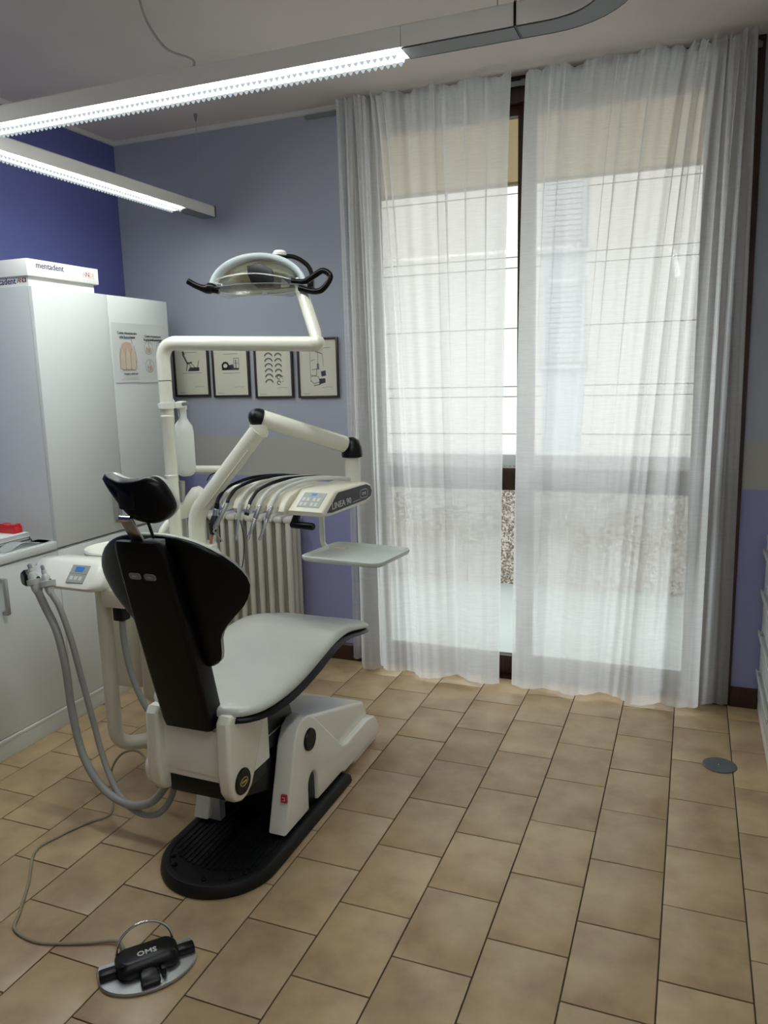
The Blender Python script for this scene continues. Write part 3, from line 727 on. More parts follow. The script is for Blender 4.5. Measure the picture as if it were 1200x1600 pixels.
obj('notched_cap', prism([(-3.153, 1.040), (-3.053, 1.040), (-3.053, 1.047), (-3.073, 1.047), (-3.088, 1.042), (-3.108, 1.042), (-3.123, 1.047), (-3.153, 1.047)], 'y', 2.783, 2.827), M_REDP, rb_)
vs_ = thing('white_jug', 'white rounded vessel at the left edge of the picture beside the red block', 'vessel', (-3.225, 2.775, 1.003))
obj('body', lathe([(0.035, 0.001), (0.045, 0.01), (0.05, 0.05), (0.04, 0.09), (0.02, 0.11), (0.018, 0.13)], (-3.225, 2.775, 1.003)), M_WPLAS, vs_)
obj('base_ring', lathe([(0.037, 0.0005), (0.046, 0.006), (0.046, 0.012)], (-3.225, 2.775, 1.003)), M_TRAY, vs_)

# ------------------------------------------------------------------ right drawer cabinet
dc = thing('drawer_cabinet', 'white drawer cabinet at the right edge of the picture', 'cabinet', (0.6, 3.5, 0))
obj('body', box(0.38, 0.865, 2.85, 4.13, 0.06, 0.88), M_LAM, dc); obj('plinth', box(0.362, 0.86, 2.86, 4.13, 0.0, 0.06, 0.002), M_TRIM, dc)
obj('top', box(0.358, 0.865, 2.85, 4.13, 0.88, 0.905, 0.003), M_LAM, dc)
for i in range(4):
    z0, z1 = 0.066 + i * 0.2035, 0.066 + (i + 1) * 0.2035 - 0.004
    d = obj('drawer', box(0.36, 0.38, 2.853, 4.127, z0, z1, 0.002), M_LAM, dc)
    bm = BM(); add_box(bm, 0.338, 0.346, 3.45, 4.06, z1 - 0.046, z1 - 0.022, 0.003)
    for y in (3.48, 4.03): add_box(bm, 0.346, 0.36, y - 0.012, y + 0.012, z1 - 0.042, z1 - 0.026)
    obj('handle', bm, M_LGREY, d)

# floor drain cover
dr = thing('floor_drain_cover', 'round grey metal cover set in the floor tiles near the right curtain', 'cover', (0.17, 3.46, 0))
obj('disc', lathe([(0.070, 0.0005), (0.070, 0.003), (0.066, 0.0045), (0.062, 0.004), (0, 0.0042)], (0.17, 3.46, 0), 40), mat('dull_zinc', (98, 102, 104), 0.5, 0.3), dr)
obj('screw', lathe([(0.006, 0.004), (0.006, 0.006), (0.003, 0.0068), (0, 0.0068)], (0.17, 3.46, 0), 12), M_CHROME, dr)

# ------------------------------------------------------------------ radiator
ra = thing('radiator', 'cream cast-iron column radiator on the wall behind the dental chair', 'radiator', (-2.5, 4.06, 0))
pitch_ = 0.066; sec = None
def radiator_section():
    bm = BM()
    for y in (-0.055, 0.0, 0.055):
        bm2 = add_tube(bm, [(0, y, 0.16), (0, y, 0.20), (0, y, 0.86), (0, y, 0.90)], [0.012, 0.019, 0.019, 0.012], 10)
    for z in (0.165, 0.885):
        rings = []
        for a, rr in ((-0.075, 0.012), (-0.066, 0.022), (0.066, 0.022), (0.075, 0.012)):
            rings.append([Vector((0.031 * math.cos(q) * rr / 0.022, a, z + rr * math.sin(q))) for q in (2 * PI * k / 12 for k in range(12))])
        add_loft(bm, rings)
    return bm
for i in range(10):
    x = -2.84 + (i + 0.5) * pitch_ 
    if sec is None:
        o = obj('radiator_section', radiator_section(), M_RADI, ra, local=True, smooth=50); sec = o.data
    else: o = bpy.data.objects.new('radiator_section', sec); link(o, ra)
    o.location = Vector((x, 4.055, 0)) - ra.location
for x in (-2.7, -2.3): obj('foot', box(x - 0.015, x + 0.015, 4.02, 4.09, 0.0, 0.16, 0.004), M_RADI, ra)
obj('valve', tube([(-2.86, 4.055, 0.165), (-2.90, 4.055, 0.165), (-2.90, 4.055, 0.0)], 0.01, 10), M_STEEL, ra)

# ------------------------------------------------------------------ framed prints
def framed(label, x0, x1, z0, z1, draw):
    f = thing('framed_print', label, 'picture', ((x0 + x1) / 2, YB - 0.001, z0), group='framed dental prints on the window wall')
    w = 0.012
    yb, yf = YB - 0.003, YB - 0.020
    obj('frame_side', box(x0, x0 + w, yf, yb, z0, z1, 0.002), M_FRAME, f); obj('frame_side', box(x1 - w, x1, yf, yb, z0, z1, 0.002), M_FRAME, f)
    obj('frame_side', box(x0 + w, x1 - w, yf, yb, z0, z0 + w, 0.002), M_FRAME, f); obj('frame_side', box(x0 + w, x1 - w, yf, yb, z1 - w, z1, 0.002), M_FRAME, f)
    obj('paper', box(x0 + w, x1 - w, YB - 0.010, yb, z0 + w, z1 - w), M_PAPER, f)
    mt_ = face_mtx((x0 + w, YB - 0.0104, z0 + w), '-y'); W_, H_ = x1 - x0 - 2 * w, z1 - z0 - 2 * w
    dk, lt_ = BM(), BM(); draw(dk, lt_, mt_, W_, H_)
    add_stroke(lt_, [(0.02, 0.012), (0.06, 0.012)], 0.0025, mt_); add_stroke(lt_, [(W_ - 0.10, 0.045), (W_ - 0.07, 0.05), (W_ - 0.03, 0.048)], 0.0018, mt_)
    obj('engraving', dk, M_INK, f, smooth=0); obj('caption', lt_, M_INKL, f, smooth=0)
    obj('glass', box(x0 + w, x1 - w, YB - 0.0145, YB - 0.0130, z0 + w, z1 - w), M_SHIELD, f)
    return f
def d_chair(dk, lt_, m, W_, H_):
    add_stroke(lt_, [(0.06, H_ * 0.88), (0.16, H_ * 0.88)], 0.003, m); add_stroke(lt_, [(0.05, H_ * 0.45), (0.19, H_ * 0.45)], 0.003, m)
    o = (0.06, H_ * 0.50); P = lambda *q: [(o[0] + a, o[1] + b) for a, b in q]
    add_stroke(dk, P((0.0, 0.10), (0.03, 0.045), (0.06, 0.05)), 0.010, m); add_stroke(dk, P((0.0, 0.115), (0.006, 0.10)), 0.014, m)
    add_stroke(dk, P((0.03, 0.045), (0.02, 0.0)), 0.006, m); add_stroke(dk, P((0.06, 0.045), (0.10, 0.0)), 0.004, m); add_stroke(dk, P((0.10, 0.01), (0.115, 0.06)), 0.004, m)
    add_poly(dk, P((0.03, -0.003), (0.115, -0.003), (0.115, 0.02), (0.045, 0.02)), m); add_stroke(dk, P((0.03, 0.05), (0.055, 0.025), (0.045, 0.01)), 0.004, m)
def d_engine(dk, lt_, m, W_, H_):
    add_stroke(lt_, [(0.07, H_ * 0.82), (0.17, H_ * 0.82)], 0.003, m); add_stroke(lt_, [(0.06, H_ * 0.44), (0.18, H_ * 0.44)], 0.003, m)
    o = (0.055, H_ * 0.50)
    for k in range(9):
        a = 2 * PI * k / 9; add_stroke(dk, [(o[0] + 0.025 + 0.022 * math.cos(a), o[1] + 0.026 + 0.02 * math.sin(a)), (o[0] + 0.025 + 0.022 * math.cos(a + 0.8), o[1] + 0.026 + 0.02 * math.sin(a + 0.8))], 0.012, m)
    add_poly(dk, [(o[0], o[1]), (o[0] + 0.12, o[1]), (o[0] + 0.12, o[1] + 0.012), (o[0], o[1] + 0.016)], m)
    add_poly(dk, [(o[0] + 0.05, o[1] + 0.01), (o[0] + 0.085, o[1] + 0.012), (o[0] + 0.08, o[1] + 0.035), (o[0] + 0.05, o[1] + 0.03)], m)
    add_stroke(lt_, [(o[0] + 0.085, o[1] + 0.01), (o[0] + 0.085, o[1] + 0.07), (o[0] + 0.12, o[1] + 0.07), (o[0] + 0.12, o[1] + 0.01)], 0.004, m)
    add_stroke(dk, [(o[0] + 0.10, o[1] + 0.012), (o[0] + 0.10, o[1] + 0.06)], 0.006, m); add_stroke(lt_, [(o[0] + 0.085, o[1] + 0.04), (o[0] + 0.12, o[1] + 0.04)], 0.003, m)
def d_arches(dk, lt_, m, W_, H_):
    add_stroke(lt_, [(0.075, H_ * 0.89), (0.165, H_ * 0.89)], 0.003, m)
    for c_, cu_ in enumerate((0.085, 0.15)):
        for r_ in range(6 if c_ == 0 else 5):
            v0 = H_ * 0.80 - r_ * 0.031; rr = 0.026 if c_ == 0 else 0.022
            arcp = [(cu_ + rr * math.cos(a), v0 - 0.018 + rr * 0.9 * math.sin(a)) for a in (math.radians(15 + 150 * k / 10) for k in range(11))]
            add_stroke(dk, arcp, 0.0055, m); add_stroke(lt_, [(u, v - 0.006) for u, v in arcp], 0.003, m)
    for v in (0.11, 0.078): add_stroke(dk, [(0.15 + 0.011 * math.cos(a), v + 0.011 * math.sin(a)) for a in (2 * PI * k / 12 for k in range(11))], 0.005, m)
    for v in (0.115, 0.10, 0.085): add_stroke(lt_, [(0.175, v), (0.18, v)], 0.004, m)
def d_unit(dk, lt_, m, W_, H_):
    add_stroke(lt_, [(0.02, H_ * 0.85), (0.20, H_ * 0.855)], 0.003, m)
    add_stroke(lt_, [(0.07, H_ * 0.80), (0.07, 0.08)], 0.0025, m); add_stroke(dk, [(0.10, H_ * 0.80), (0.15, H_ * 0.75)], 0.004, m)
    add_stroke(lt_, [(0.12, H_ * 0.78), (0.12, 0.17)], 0.003, m); add_stroke(lt_, [(0.15, H_ * 0.75), (0.155, 0.17)], 0.0025, m)
    add_poly(lt_, [(0.112, 0.15), (0.128, 0.15), (0.128, 0.18), (0.12, 0.19), (0.112, 0.18)], m); add_stroke(lt_, [(0.08, 0.15), (0.11, 0.155), (0.11, 0.12), (0.075, 0.11)], 0.004, m)
    add_poly(dk, [(0.125, 0.065), (0.165, 0.075), (0.165, 0.10), (0.125, 0.098)], m); add_poly(dk, [(0.14, 0.11), (0.17, 0.115), (0.168, 0.145), (0.138, 0.14)], m)
    add_stroke(lt_, [(0.07, 0.12), (0.12, 0.11), (0.13, 0.08), (0.09, 0.07), (0.07, 0.09)], 0.004, m); add_stroke(dk, [(0.09, 0.058), (0.13, 0.065)], 0.004, m)
    add_stroke(lt_, [(0.075, 0.20), (0.10, 0.21)], 0.003, m)
framed('framed print of an old reclining dental chair, leftmost of the row', -3.05, -2.79, 1.617, 1.935, d_chair)
framed('framed print of a dental engine with a wheel, second of the row', -2.765, -2.505, 1.61, 1.935, d_engine)
framed('framed print of two columns of dental arches, third of the row', -2.468, -2.208, 1.60, 1.935, d_arches)
framed('framed print of a dental unit stand, nearest the curtain', -2.176, -1.912, 1.598, 1.942, d_unit)

# ------------------------------------------------------------------ dental chair
CX = -1.535
ch = thing('dental_chair', 'black and pale grey dental chair on a white lift base, seen from behind', 'dental chair', (CX, 2.4, 0))
# base plate: rounded near end, straight sides
BXC, BHW = -1.52, 0.217
def base_outline(ins):
    r = BHW - ins; c = 2.15
    pts = [(BXC + r, 2.80 - ins), (BXC - r, 2.80 - ins)]
    pts += [(BXC + r * math.cos(a), c + (r + 0.0) * math.sin(a)) for a in (PI + PI * k / 24 for k in range(25))]
    return pts
rings = []
for ins, z in ((0.0, 0.001), (-0.004, 0.012), (0.0, 0.035), (0.008, 0.045), (0.016, 0.047), (0.030, 0.045), (0.034, 0.040)):
    rings.append([Vector((x, y, z)) for x, y in base_outline(ins)])
bp_ = obj('base_plate', loft(rings), M_RUBBER, ch)
rb = BM()
for k in range(16):
    x = BXC - 0.165 + k * 0.022; half = math.sqrt(max(0, 0.18 ** 2 - (x - BXC) ** 2)); y0 = 2.15 - half * 0.62
    add_box(rb, x - 0.0045, x + 0.0045, y0, 2.62, 0.039, 0.0445)
o = obj('rib_mat', rb, M_RUBBER, bp_, smooth=0); o['kind'] = 'stuff'
for x, y in ((BXC - 0.15, 2.06), (BXC - 0.115, 2.02), (BXC + 0.03, 1.985), (BXC + 0.115, 2.02), (BXC + 0.145, 2.06)):
    obj('screw', lathe([(0.009, 0.040), (0.009, 0.045), (0.005, 0.048), (0, 0.048)], (x, y, 0), 14), M_BLACKS, bp_)
# lift housing
side = [(2.275, 0.060), (2.31, 0.17), (2.375, 0.38), (2.405, 0.425), (2.445, 0.445), (2.495, 0.44), (2.545, 0.408), (2.785, 0.178), (2.83, 0.165), (3.06, 0.172), (3.14, 0.155), (3.19, 0.10), (3.20, 0.047),
        (2.80, 0.047), (2.77, 0.062), (2.545, 0.062), (2.545, 0.13)]
side += [(2.505 + 0.04 * math.cos(a), 0.15 + 0.05 * math.sin(a)) for a in (PI * k / 8 for k in range(9))] + [(2.465, 0.13), (2.465, 0.060)]
for a, b in ((-1.405, -1.328), (-1.735, -1.665)):
    obj('housing_side', prism(side, 'x', a, b, bevel=0.009, segs=3), M_WPLAS, ch)
hood = [(2.43, 0.41), (2.49, 0.43), (2.56, 0.408), (3.07, 0.252), (3.105, 0.20), (3.115, 0.05), (2.62, 0.05), (2.46, 0.36)]
obj('hood', prism(hood, 'x', -1.685, -1.352, bevel=0.014, segs=3), M_WPLAS, ch)
obj('skirt', prism([(2.95, 0.002), (2.95, 0.16), (3.06, 0.155), (3.17, 0.10), (3.205, 0.03), (3.205, 0.002)], 'x', -1.715, -1.35, bevel=0.012, segs=3), M_WPLAS, ch)
def disc_x(name, x0, x1, y, z, r, m, parent, segs=28):
    return obj(name, lathe([(r, 0), (r, abs(x1 - x0) * 0.6), (r * 0.94, abs(x1 - x0)), (r * 0.8, abs(x1 - x0)), (r * 0.78, abs(x1 - x0) * 0.9), (0, abs(x1 - x0) * 0.9)], (x0, y, z), segs, rot_to((1, 0, 0))), m, parent)
disc_x('pivot_cap', -1.329, -1.318, 2.485, 0.345, 0.044, M_BLACK, ch)
obj('notch_fill', box(-1.40, -1.345, 2.45, 2.56, 0.048, 0.21, 0.006), M_BLACK, ch)  # black box set inside the side notch to make the opening dark
# red sticker with a small white mark on the housing edge
bm = BM(); add_box(bm, -1.352, -1.336, 2.3045, 2.306, 0.165, 0.195)
st_ = obj('sticker', box(-1.356, -1.334, 2.302 - 0.004, 2.308, 0.178, 0.207), M_RED, ch, smooth=0)
obj('sticker_mark', tube([(-1.350, 2.2975, 0.199), (-1.341, 2.2975, 0.199), (-1.341, 2.2975, 0.187), (-1.350, 2.2975, 0.187)], 0.0015, 6), M_CARD, st_)
# lifting linkage
obj('link_arm', prism([(2.16, 0.40), (2.20, 0.52), (2.50, 0.47), (2.54, 0.36), (2.50, 0.33)], 'x', -1.64, -1.41, bevel=0.008), M_BLACK, ch)
obj('link_arm', prism([(2.14, 0.27), (2.16, 0.37), (2.46, 0.30), (2.52, 0.20), (2.48, 0.15)], 'x', -1.63, -1.415, bevel=0.008), M_BLACK, ch)
obj('link_strip', box(-1.412, -1.4085, 2.2, 2.46, 0.418, 0.424), M_STEEL, ch)
obj('jack_housing', box(-1.62, -1.44, 2.40, 2.9, 0.045, 0.18, 0.01), M_RUBBER, ch)
obj('support_foot', loft([[Vector((-1.695, 2.30, z)), Vector((-1.628, 2.30, z)), Vector((-1.628, 2.335, z)), Vector((-1.695, 2.335, z))] for z in (0.0475, 0.15, 0.30)]), M_LGREY, ch)
# seat support
body = [(-1.665, 0.395), (-1.40, 0.385), (-1.40, 0.615), (-1.42, 0.615), (-1.425, 0.565), (-1.435, 0.555), (-1.625, 0.555), (-1.635, 0.565), (-1.64, 0.615), (-1.665, 0.615)]
obj('seat_support', prism([(-1.672, 0.36), (-1.39, 0.355), (-1.39, 0.61), (-1.672, 0.615)], 'y', 2.062, 2.30, bevel=0.012, segs=3), M_WPLAS, ch)
obj('seat_support_collar', prism(body, 'y', 2.052, 2.075, bevel=0.004), M_WPLAS, ch)
obj('lower_cover', box(-1.665, -1.40, 2.066, 2.29, 0.295, 0.368, 0.01), M_BLACK, ch)
sp_ = [(2.022, 0.60), (2.012, 0.43), (2.022, 0.35), (2.045, 0.313), (2.08, 0.298), (2.115, 0.302), (2.15, 0.325), (2.178, 0.37), (2.265, 0.56), (2.28, 0.62), (2.04, 0.622)]
for a, b in ((-1.43, -1.377), (-1.715, -1.66)):
    p = obj('side_panel', prism(sp_, 'x', a, b, bevel=0.014, segs=4), M_CREAM, ch)
    if a > -1.5:
        d = disc_x('badge_disc', -1.378, -1.370, 2.085, 0.372, 0.046, M_BLACK, p)
        ring = [(2.085 + 0.018 * math.cos(a_) * 1.25, 0.372 + 0.018 * math.sin(a_) * 0.75) for a_ in (2 * PI * k / 20 for k in range(20))]
        bmr = tube([(-1.3695, y, z) for y, z in ring] + [(-1.3695, ring[0][0], ring[0][1])], 0.0016, 6); add_tube(bmr, [(-1.3695, 2.072, 0.372), (-1.3695, 2.098, 0.372)], 0.003, 6)
        obj('badge_mark', bmr, mat('pale_gold', (190, 176, 110), 0.4), d if False else p)
obj('hip_boss', lathe([(0.055, 0), (0.066, 0.02), (0.066, 0.045), (0.05, 0.06), (0, 0.062)], (-1.712, 2.12, 0.36), 28, rot_to((-1, 0, 0))), M_WPLAS, ch)
# seat cushion and its shell
HWT = [(2.05, 0.10), (2.06, 0.15), (2.09, 0.195), (2.14, 0.225), (2.22, 0.242), (2.4, 0.25), (2.7, 0.25), (2.96, 0.25), (3.015, 0.24), (3.04, 0.22), (3.048, 0.195)]
ZTT = [(2.05, 0.655), (2.2, 0.672), (2.4, 0.702), (2.55, 0.732), (2.68, 0.742), (2.8, 0.730), (2.92, 0.698), (3.05, 0.660)]
ZBT = [(2.05, 0.585), (2.3, 0.583), (2.5, 0.608), (2.66, 0.640), (2.78, 0.648), (2.9, 0.628), (3.05, 0.602)]
def seat_rings(f0, f1, grow=0.0):
    rings = []
    ys = [2.05, 2.055, 2.06, 2.075, 2.09, 2.115, 2.14, 2.18, 2.22] + [2.22 + 0.04 * k for k in range(1, 18)] + [2.95, 2.98, 3.005, 3.025, 3.04, 3.048]
    for y in ys:
        hw = sinterp(HWT, y) + grow; zt, zb = sinterp(ZTT, y), sinterp(ZBT, y); a, b = zb + (zt - zb) * f0, zb + (zt - zb) * f1
        e = min(1, min(y - 2.045, 3.055 - y) / 0.05); e = math.sqrt(max(0, 1 - (1 - e) ** 2)); 
        ring = []; n = 22
        for k in range(n + 1):                                   # over the top from +x to -x
            u = math.cos(PI * k / n); prof = (1 - abs(u) ** 3.4) ** 0.5
            dish = 0.012 * (1 - u * u)
            ring.append(Vector((CX + 0.005 + hw * u, y, a + (b - a) * (0.12 + 0.88 * prof * (0.5 + 0.5 * e)) - (dish if f1 > 0.9 else 0) * e)))
        for k in range(n - 1, 0, -1):
            u = math.cos(PI * k / n); ring.append(Vector((CX + 0.005 + hw * u, y, a + (0.0 if f0 > 0 else (b - a) * 0.25 * abs(u) ** 6))))
        rings.append(ring)
    return rings
obj('seat_shell', loft(seat_rings(0.0, 0.55, 0.001)), M_BLACK, ch, smooth=60)
obj('seat_cushion', loft(seat_rings(0.40, 1.0)), M_UPH, ch, smooth=70)
# backrest
def yS(z): return 2.036 - 0.27 * (z - 0.58)
BW = [(0.788, 0.05), (0.792, 0.085), (0.802, 0.118), (0.825, 0.142), (0.87, 0.152), (0.905, 0.158), (0.94, 0.178), (0.98, 0.214), (1.02, 0.252), (1.06, 0.275), (1.09, 0.284), (1.115, 0.282), (1.15, 0.265), (1.19, 0.228), (1.22, 0.185), (1.24, 0.14), (1.252, 0.095), (1.258, 0.05)]
def back_rings(t0, t1, sc_=1.0):
    rings = []; zs_ = [0.788, 0.79, 0.794, 0.80, 0.81, 0.825] + [0.825 + 0.0245 * k for k in range(1, 17)] + [1.23, 1.24, 1.247, 1.252, 1.256, 1.258]
    n = 30
    for z in zs_:
        hw = sinterp(BW, z) * sc_; e = min(1, min(z - 0.785, 1.261 - z) / 0.035); e = math.sqrt(max(0.02, 1 - (1 - e) ** 2)); ring = []
        def P(u, th):
            w = u * hw; return Vector((CX + w, yS(z) + 0.030 + 0.72 * w * w + th, z))
        mid = (t0 + t1) / 2
        for k in range(n + 1):
            u = -1 + 2 * k / n; q = (1 - abs(u) ** 6) ** 0.5 * e; ring.append(P(u, mid + (t0 - mid) * q))
        for k in range(n - 1, 0, -1):
            u = -1 + 2 * k / n; q = (1 - abs(u) ** 6) ** 0.5 * e; ring.append(P(u, mid + (t1 - mid) * q))
        rings.append(ring)
    return rings
obj('back_shell', loft(back_rings(0.0, 0.034)), M_BLACKS, ch, smooth=70)
obj('back_cushion', loft(back_rings(0.024, 0.058, 0.968)), M_UPH, ch, smooth=70)
# spine cover on the back
rings = []
for z, w, t_ in ((0.572, 0.092, 0.03), (0.60, 0.097, 0.045), (0.80, 0.098, 0.048), (1.00, 0.097, 0.040), (1.13, 0.094, 0.030), (1.21, 0.090, 0.024), (1.235, 0.086, 0.021), (1.248, 0.076, 0.014)):
    rings.append([Vector((CX + u, yS(z) + v + t_ - 0.025, z)) for u, v in rrect(2 * w, 2 * t_, min(0.016, t_ * 0.9), 4)])
spn = obj('spine_cover', loft(rings), M_BLACKS, ch, smooth=40)
for u in (-0.028, 0.028):
    z = 1.135; sw = obj('switch', loft([[Vector((CX - 0.005 + u + a, yS(z + b) - 0.0245 - dy, z + b)) for a, b in rrect(0.044 - ins, 0.022 - ins, 0.010 - ins / 2.2, 5)] for dy, ins in ((0.0, 0), (0.003, 0.0), (0.005, 0.005))]), M_GREYP, spn)
    obj('switch_mark', loft([[Vector((CX - 0.005 + u + a, yS(z + b) - 0.0295 - dy, z + b)) for a, b in rrect(0.016, 0.004, 0.0018, 3)] for dy in (0.0, 0.0006)]), M_LGREY, sw)
obj('clamp_plate', loft([[Vector((CX + 0.045 + a, yS(1.232) + 0.004 + b, z)) for a, b in rrect(0.062, 0.034, 0.006, 3)] for z in (1.225, 1.250, 1.253)]), M_GREYP, spn)
# headrest
HC = Vector((-1.545, 1.868, 1.372))
hp = [(-0.128, 0.064), (-0.112, 0.077), (-0.085, 0.070), (-0.047, 0.062), (0.010, 0.066), (0.055, 0.072), (0.082, 0.060), (0.100, 0.035), (0.114, 0.0), (0.116, -0.025), (0.100, -0.050), (0.078, -0.066), (0.050, -0.073), (0.010, -0.068), (-0.018, -0.058), (-0.045, -0.036), (-0.078, 0.0), (-0.112, 0.040)]
HP = [(p.x, p.y) for p in smooth_path([(a, b, 0) for a, b in hp] + [(hp[0][0], hp[0][1], 0)], 5)][:-1]
def head_rings(spec):
    return [[Vector((HC.x + a * s, HC.y + d + 1.2 * a * a - 0.10 * b, HC.z + b * s)) for a, b in HP] for d, s in spec]
hs_ = obj('headrest_shell', loft(head_rings(((-0.028, 0.55), (-0.026, 0.80), (-0.018, 0.93), (-0.004, 0.99), (0.01, 1.0), (0.02, 0.99)))), M_BLACKS, ch, smooth=70)
obj('headrest_cushion', loft(head_rings(((0.014, 0.95), (0.022, 0.975), (0.032, 0.98), (0.043, 0.94), (0.049, 0.82), (0.051, 0.5)))), M_UPH, ch, smooth=70)
obj('mount_plate', loft([[Vector((HC.x - 0.018 + a * s, 1.8435 - d - 0.1 * b, HC.z + b * s)) for a, b in rrect(0.058, 0.056, 0.006, 3)] for d, s in ((0, 1), (0.002, 1), (0.003, 0.95))]), M_BLACK, hs_)
obj('headrest_bar', loft([[Vector((x + a, y + b, z)) for a, b in rrect(0.048, 0.010, 0.003, 3)] for x, y, z in ((-1.566, 1.838, 1.318), (-1.557, 1.848, 1.285), (-1.545, 1.868, 1.235))]), M_STEEL, ch)
obj('headrest_joint', tube([(-1.586, 1.838, 1.318), (-1.546, 1.838, 1.318)], 0.010, 14), M_CHROME, ch)
obj('guide_rod', tube([(-1.515, 1.87, 1.315), (-1.505, 1.885, 1.245)], 0.005, 10), M_BLACK, ch)

# ------------------------------------------------------------------ dental unit column (water unit, boss, spittoon)
du = thing('dental_unit', 'cream water unit with spittoon standing left of the dental chair', 'dental unit', (-2.05, 2.68, 0.0))
def rbox(x0, x1, y0, y1, z0, z1, bv, segs=5): return box(x0, x1, y0, y1, z0, z1, bv, segs)
obj('head_block', rbox(-2.23, -1.865, 2.52, 2.80, 0.80, 1.018, 0.045), M_WPLAS, du)
obj('turret', lathe([(0.082, 0.0), (0.082, 0.018), (0.076, 0.024), (0.055, 0.026), (0, 0.026)], (-1.935, 2.705, 1.012), 36), M_CREAM, du)
obj('lower_body', rbox(-2.335, -2.13, 2.50, 2.78, 0.42, 0.90, 0.05), M_CREAM2, du)
obj('lower_body', rbox(-2.09, -1.885, 2.44, 2.74, 0.40, 0.86, 0.05), M_CREAM2, du)
obj('pedestal', tube(round_path([(-1.96, 2.62, 0.45), (-1.96, 2.62, 0.10), (-1.735, 2.62, 0.10)], 0.08), 0.045, 18), M_CREAM2, du)
obj('pedestal_foot', box(-2.02, -1.738, 2.54, 2.70, 0.0, 0.055, 0.012), M_BLACK, du)
sb = obj('spittoon_bowl', lathe([(0.05, 0.0), (0.10, 0.02), (0.14, 0.07), (0.15, 0.105), (0.146, 0.112), (0.132, 0.105), (0.10, 0.05), (0.03, 0.02), (0, 0.018)], (-2.35, 2.70, 0.888), 36), M_WPLAS, du)
obj('bowl_arm', tube([(-2.37, 2.69, 0.92), (-2.37, 2.69, 0.87), (-2.20, 2.69, 0.87)], 0.03, 14), M_WPLAS, du)
obj('gooseneck', tube(round_path([(-2.17, 2.765, 1.0), (-2.17, 2.765, 1.06), (-2.17, 2.87, 1.12), (-2.17, 2.87, 1.33), (-1.865, 2.87, 1.335)], 0.05), 0.016, 14), M_CREAM, du)
obj('cup_filler', tube([(-2.055, 2.77, 1.135), (-2.04, 2.77, 1.16), (-1.97, 2.78, 1.242), (-1.955, 2.78, 1.253)], [0.02, 0.034, 0.034, 0.022], 18), M_WPLAS, du)
obj('cup_filler_stem', tube([(-2.045, 2.77, 1.01), (-2.045, 2.77, 1.15)], 0.014, 12), M_STEEL, du)
obj('spout', tube([(-2.035, 2.752, 1.21), (-2.03, 2.752, 1.295)], 0.014, 12), M_STEEL, du)

# ------------------------------------------------------------------ operating lamp
ol = thing('operating_lamp', 'dental operating lamp on a bent cream post above the chair', 'lamp', (-2.04, 2.70, 1.018))
PXY = (-2.04, 2.70)
obj('post', lathe([(0.031, 0.0), (0.031, 0.012), (0.0265, 0.016), (0.0265, 0.30), (0.0285, 0.302), (0.0285, 0.31), (0.0265, 0.312), (0.0265, 0.545), (0.029, 0.55), (0.029, 0.558), (0.027, 0.56), (0.027, 0.70), (0.024, 0.702)], (PXY[0], PXY[1], 1.018), 24), M_CREAM, ol)
obj('seam_ring', lathe([(0.0255, 0), (0.0255, 0.004)], (PXY[0], PXY[1], 1.7175), 24), M_GAP, ol)
obj('swing_arm', tube(round_path([(PXY[0], PXY[1], 1.722), (PXY[0], PXY[1], 1.873), (-1.335, 2.70, 1.843)], 0.12, 12), 0.0285, 22), M_CREAM, ol)
obj('elbow', lathe([(0, -0.031), (0.014, -0.028), (0.025, -0.018), (0.031, -0.004), (0.031, 0.008), (0.026, 0.02), (0.015, 0.03), (0, 0.033)], (-1.335, 2.70, 1.845), 24), M_CREAM, ol)
obj('lift_arm', tube([(-1.335, 2.705, 1.855), (-1.352, 2.725, 1.885), (-1.44, 2.80, 2.05), (-1.455, 2.805, 2.10)], [0.020, 0.024, 0.024, 0.018], 18), M_CREAM, ol)
LM = Matrix.Translation((-1.595, 2.735, 2.068)) @ Euler((math.radians(-8), 0, math.radians(17))).to_matrix().to_4x4()
def lobj(name, bm, m, parent, **k):
    bmesh.ops.transform(bm, matrix=LM, verts=bm.verts); return obj(name, bm, m, parent, **k)
def dome(a, b, c, n=28, mlt=10):
    bm = BM(); G = []
    for j in range(mlt + 1):
        ph = (PI / 2) * j / mlt * 0.96; G.append([bm.verts.new((a * math.cos(PI * i / n) * math.cos(ph), b * math.sin(ph), c * math.sin(PI * i / n) * math.cos(ph))) for i in range(n + 1)])
    for A, B in zip(G, G[1:]):
        for i in range(n): bm.faces.new((A[i], A[i + 1], B[i + 1], B[i]))
    return bm
bm = dome(0.180, 0.11, 0.118); bmesh.ops.solidify(bm, geom=bm.faces[:], thickness=0.003)
lobj('reflector', bm, M_REFL, ol, smooth=60)
bm = dome(0.186, 0.118, 0.124); bmesh.ops.solidify(bm, geom=bm.faces[:], thickness=0.002)
lobj('outer_shell', bm, M_WPLAS, ol, smooth=60)
rings = []
for i in range(33):
    a = PI * i / 32; ux, uz = math.cos(a), math.sin(a)
    rings.append([Vector((ux * (0.168 + q), y, uz * (0.106 + q))) for q, y in ((0.0, 0.012), (0.0, -0.006), (0.012, -0.022), (0.022, -0.022), (0.025, -0.012), (0.022, 0.016))])
lobj('rim', loft(rings), mat('pale_blue_rim', (214, 226, 228), 0.2, coat=0.4), ol, smooth=60)
bm = BM(); n = 20; G = []
for j, (z, s, dy) in enumerate(((0.0, 1.0, 0.0), (-0.012, 0.985, 0.004), (-0.026, 0.90, 0.016), (-0.036, 0.72, 0.04))):
    G.append([bm.verts.new((0.178 * s * (2 * i / n - 1), -0.02 - 0.045 * (1 - (2 * i / n - 1) ** 2) + dy, z)) for i in range(n + 1)])
